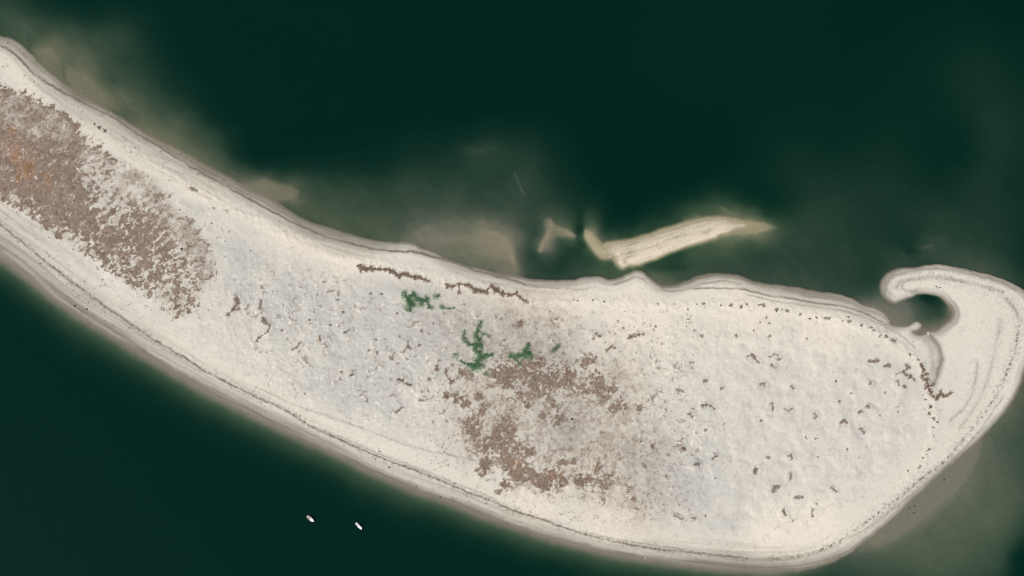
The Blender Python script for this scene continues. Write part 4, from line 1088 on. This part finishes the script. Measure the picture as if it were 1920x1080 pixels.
M_ROCK_SHADE = leafmat("dark_stone_and_shade", (.035, .033, .03), (.08, .075, .065))  # dark stones, and the lumps that stand for shadows
M_WHITE = leafmat("bleached_flotsam", (.68, .66, .60), (.80, .78, .73))
for lab, grp, pts in (
        ("lone dark stone on the lower beach below the white flotsam", None, [(730, 876, 1.4)]),
        ("dark lump for the shadow right beside the white flotsam", None, [(712, 846, 1.2)]),  # solid dark lump put in as the flotsam's cast shadow
        ("black lump for a bush and its shadow inside the brown field", None, [(1072, 785, 2.0)]),  # black lump stands in for a small bush with its shadow
        ("black stone at the right edge of the left brown field", None, [(342, 467, 2.0)]),
        ("small dark stone on the wet lower left beach", "dark stones on the lower left beach", [(140, 574, 1.5), (163, 580, 1.6), (76, 494, 1.2), (243, 615, 1.2)]),
        ("small dark stone in the shallows off the lower right beach", "dark stones in the lower right shallows", [(1714, 949, 1.4), (1705, 953, 1.3), (1713, 962, 1.3), (1770, 900, 1.3)]),
        ("small dark stone on the hook above the lagoon", "dark stones on the hook", [(1755, 537, 1.2), (1758, 540, 1.2), (1763, 539, 1.1)]),
        ("dark speck of a stone on the lower middle beach", "dark stones on the lower middle beach", [(704, 861, 1.1), (697, 885, 1.1), (781, 913, 1.1), (825, 933, 1.1), (950, 982, 1.1), (1201, 827, 1.3)])):
    for i_, (x_, y_, r0) in enumerate(sorted(pts)):
        sd_ += 1
        ob = link("stone", rock_mesh("stone", r0 * S * 1.25, sd_), M_ROCK_SHADE)  # the shadow lumps are built here too, under the same name
        z_ = float(gz(np.array([x_]), np.array([y_]))[0])
        ob.location = P(x_, y_, z_ - .08)
        tag(ob, lab if len(pts) == 1 else ORD[i_] + " " + lab + " counted from the left", "stone", grp)
for lab, spots in (("bright white flotsam heap on the lower middle beach", [(708.5, 842, 1.5, 1.9), (707, 845.5, 1.6, 1.0), (710, 844, 1.0, .8)]),
                   ("tiny white flotsam piece at the water's edge at bottom centre", [(1210, 1046, 1.3, .9)]),
                   ("low white flotsam streak on the lower beach right of the boats", [(877, 917, 2.0, .8), (880, 918, 1.4, .6)]),
                   ("white flotsam on the damp sand below the lagoon spit", [(1740, 624, 1.6, 1.0), (1741, 627, 1.2, .7)])):
    sd_ += 1
    vv_, ff_, n0 = [], [], 0
    for (x_, y_, r0, fl) in spots:
        m_ = rock_mesh("tmp", r0 * S, sd_ + n0, fl * .5)
        co = np.empty(len(m_.vertices) * 3, np.float32)
        m_.vertices.foreach_get("co", co)
        co = co.reshape(-1, 3) + np.array([(x_ - spots[0][0]) * S, -(y_ - spots[0][1]) * S, 0])
        f_ = np.array([p.vertices[:] for p in m_.polygons])
        vv_.append(co)
        ff_.append(f_ + n0)
        n0 += len(co)
        bpy.data.meshes.remove(m_)
    ob = link("flotsam", mesh_np("flotsam", np.concatenate(vv_), np.concatenate(ff_)), M_WHITE)
    ob.location = P(spots[0][0], spots[0][1], float(gz(np.array([spots[0][0]]), np.array([spots[0][1]]))[0]) - .05)
    tag(ob, lab, "flotsam")

# ------------------------------------------------------------------ boats
M_GEL = leafmat("white_gelcoat", (.62, .62, .60), (.70, .70, .68), .5, .3)
M_DECK = leafmat("pinkish_grey_deck", (.34, .27, .27), (.42, .34, .34), 1.5, .7)
M_CUSH = leafmat("grey_cushion", (.22, .22, .23), (.30, .30, .30), 2, .7)
M_ENG = leafmat("dark_outboard", (.03, .03, .035), (.06, .06, .065), 2, .35)
M_ENGW = leafmat("white_outboard", (.60, .60, .60), (.70, .70, .70), 2, .35)
M_WIN = leafmat("tinted_window", (.02, .025, .03), (.04, .05, .055), 2, .12)
M_RAIL = leafmat("steel_rail", (.5, .5, .5), (.6, .6, .6), 3, .3)


class MB:
    def __init__(s):
        s.v, s.f = [], []

    def add(s, v, f):
        n = len(s.v)
        s.v += [tuple(p) for p in v]
        s.f += [tuple(i + n for i in q) for q in f]

    def loft(s, rings, caps=True):
        n = len(s.v)
        k = len(rings[0])
        for r in rings:
            s.v += [tuple(p) for p in r]
        for j in range(len(rings) - 1):
            for i in range(k):
                s.f.append((n + j * k + i, n + j * k + (i + 1) % k, n + (j + 1) * k + (i + 1) % k, n + (j + 1) * k + i))
        if caps:
            s.f.append(tuple(n + i for i in range(k))[::-1])
            s.f.append(tuple(n + (len(rings) - 1) * k + i for i in range(k)))

    def box(s, cx, cy, cz, sx, sy, sz, taper=.88):
        a = []
        for z_, t in ((-.5, 1), (.35, 1), (.5, taper)):
            a.append([(cx + x * sx * .5 * t, cy + y * sy * .5 * t, cz + z_ * sz) for x, y in ((-1, -.8), (-.85, -1), (.85, -1), (1, -.8), (1, .8), (.85, 1), (-.85, 1), (-1, .8))])
        s.loft(a)

    def tube(s, pts, r, k=6):
        rings = []
        for i, p in enumerate(pts):
            a = np.array(pts[max(i - 1, 0)], float)
            b_ = np.array(pts[min(i + 1, len(pts) - 1)], float)
            d = b_ - a
            d /= np.linalg.norm(d)
            up = np.array([0, 0, 1.0]) if abs(d[2]) < .9 else np.array([1.0, 0, 0])
            u = np.cross(d, up)
            u /= np.linalg.norm(u)
            v = np.cross(d, u)
            rings.append([tuple(np.array(p) + r * (math.cos(2 * math.pi * t / k) * u + math.sin(2 * math.pi * t / k) * v)) for t in range(k)])
        s.loft(rings)

    def build(s, name, mat, parent, smooth=False):
        m = bpy.data.meshes.new(name)
        m.from_pydata(s.v, [], s.f)
        m.update()
        return link(name, m, mat, parent)


def beam(t, B):           # half beam along the hull, t = 0 stern .. 1 bow
    return B * .5 * (.88 + .12 * min(t / .3, 1)) * (1 - max(0, (t - .55) / .45) ** 2.4) ** .7


def hull(root, L, B, free, mat):
    h = MB()
    n = 14
    outer_top, outer_mid, keel = [], [], []
    secs = []
    for i in range(n + 1):
        t = i / n
        x_ = -L / 2 + L * min(t, .995)
        bb = max(beam(min(t, .995), B), .06)
        top = free * (.85 + .35 * t * t)
        rake = .25 * t * t
        secs.append([(x_, 0, -.32 + .28 * t ** 3), (x_ - rake * .6, bb * .72, -.05), (x_, bb, top), (x_, bb * .90, top + .03), (x_, bb * .86, .30), (x_, 0, .28),
                     (x_, -bb * .86, .30), (x_, -bb * .90, top + .03), (x_, -bb, top), (x_ - rake * .6, -bb * .72, -.05)])
    h.loft(secs)
    return h.build("hull", mat, root)


def foredeck(root, L, B, free, t0, mat):
    d = MB()
    rings = []
    for i in range(8):
        t = t0 + (.985 - t0) * i / 7
        x_ = -L / 2 + L * t
        bb = max(beam(t, B), .06) * .95
        top = free * (.85 + .35 * t * t) + .035
        rings.append([(x_, -bb, top), (x_, -bb * .5, top + .10), (x_, 0, top + .13), (x_, bb * .5, top + .10), (x_, bb, top), (x_, bb, top - .06), (x_, -bb, top - .06)])
    d.loft(rings)
    return d.build("foredeck", mat, root)


def outboard(root, x_, y_, mat):
    e = MB()
    e.box(x_, y_, 1.02, .62, .42, .50, .7)
    e.box(x_ - .02, y_, .55, .22, .16, .60)
    e.box(x_ - .03, y_, .05, .30, .10, .50)
    ob = e.build("outboard_motor", mat, root)
    p = MB()
    for k in range(3):
        a = k * 2.094
        p.tube([(x_ - .22, y_, -.15), (x_ - .22, y_ + .14 * math.cos(a), -.15 + .14 * math.sin(a))], .035, 5)
    p.build("propeller", M_RAIL, ob)
    return ob


def boat(px, py, head, L, B, label, kind):
    root = bpy.data.objects.new("motorboat", None)
    COL.objects.link(root)
    root.location = P(px, py, 0.0)
    root.rotation_euler = (0, 0, head)
    tag(root, label, "boat", "motorboats off the lower beach")
    free = .85
    hull(root, L, B, free, M_GEL)
    d = MB()
    rings = []
    for i in range(8):
        t = .04 + .62 * i / 7
        x_ = -L / 2 + L * t
        bb = beam(t, B) * .855
        rings.append([(x_, -bb, .36), (x_, bb, .36), (x_, bb, .30), (x_, -bb, .30)])
    d.loft(rings)
    if kind == 0:
        d.build("deck", M_DECK, root)
        foredeck(root, L, B, free, .60, M_GEL)
        c_ = MB()                                  # wide wheelhouse forward
        c_.loft([[(L * .02, -B * .40, .36), (L * .02, B * .40, .36), (L * .24, B * .37, .36), (L * .30, B * .22, .36), (L * .30, -B * .22, .36), (L * .24, -B * .37, .36)],
                 [(L * .03, -B * .38, 1.75), (L * .03, B * .38, 1.75), (L * .20, B * .34, 1.75), (L * .25, B * .20, 1.75), (L * .25, -B * .20, 1.75), (L * .20, -B * .34, 1.75)]])
        cab = c_.build("wheelhouse", M_GEL, root)
        r = MB()
        r.box(L * .125, 0, 2.02, L * .28, B * .92, .12)
        r.build("roof", M_GEL, cab)
        for sgn in (-1, 1):
            w_ = MB()
            w_.box(L * .12, sgn * B * .383, 1.42, L * .14, .05, .42)
            w_.build("window", M_WIN, cab)
        w_ = MB()
        w_.box(L * .272, 0, 1.45, .06, B * .34, .42)
        w_.build("windscreen", M_WIN, cab)
        for x_, y_ in ((-.30, -.26), (-.30, .26)):
            b_ = MB()
            b_.box(L * x_, B * y_, .55, L * .16, B * .22, .36)
            b_.build("bench", M_CUSH, root)
        e_ = MB()
        e_.box(-L * .17, 0, .56, L * .12, B * .3, .40)
        e_.build("engine_box", M_DECK, root)
        outboard(root, -L / 2 - .28, 0, M_ENGW)
    else:
        d.build("deck", M_CUSH, root)
        foredeck(root, L, B, free, .52, M_GEL)
        for x_, y_ in ((-.42, 0), (-.20, 0)):
            b_ = MB()
            b_.box(L * x_, y_, .62, L * .08, B * .62, .45)
            b_.build("bench", M_GEL, root)
        c_ = MB()
        c_.box(-L * .03, 0, .85, L * .12, B * .42, 1.0, .8)
        con = c_.build("console", M_GEL, root)
        w_ = MB()
        w_.box(L * .035, 0, 1.45, .08, B * .40, .40, .9)
        w_.build("windscreen", M_WIN, con)
        t_ = MB()
        t_.box(L * .0, 0, 2.25, L * .26, B * .78, .10)
        top = t_.build("hardtop", M_GEL, root)
        p_ = MB()
        for sx in (-.10, .10):
            for sy in (-.36, .36):
                p_.tube([(L * sx, B * sy, .36), (L * sx, B * sy * .95, 2.2)], .04)
        p_.build("top_frame", M_RAIL, top)
        for sgn in (-1, 1):
            outboard(root, -L / 2 - .30, sgn * .62, M_ENGW)
    rail = MB()
    for sgn in (-1, 1):
        pts = []
        for i in range(7):
            t = .62 + .36 * i / 6
            pts.append((-L / 2 + L * t, sgn * max(beam(t, B) * .9, .03), free * (.85 + .35 * t * t) + .42))
        rail.tube(pts, .025)
        for p in pts[::2]:
            rail.tube([p, (p[0], p[1], p[2] - .42)], .02)
    rail.build("bow_rail", M_RAIL, root)
    return root


boat(582.6, 972.8, math.radians(-39), 7.9, 2.9, "white motorboat with pinkish grey cockpit and wheelhouse, the left one", 0)
boat(673.4, 986.6, math.radians(-45), 8.0, 2.6, "all white motorboat with hardtop and twin outboards, the right one", 1)
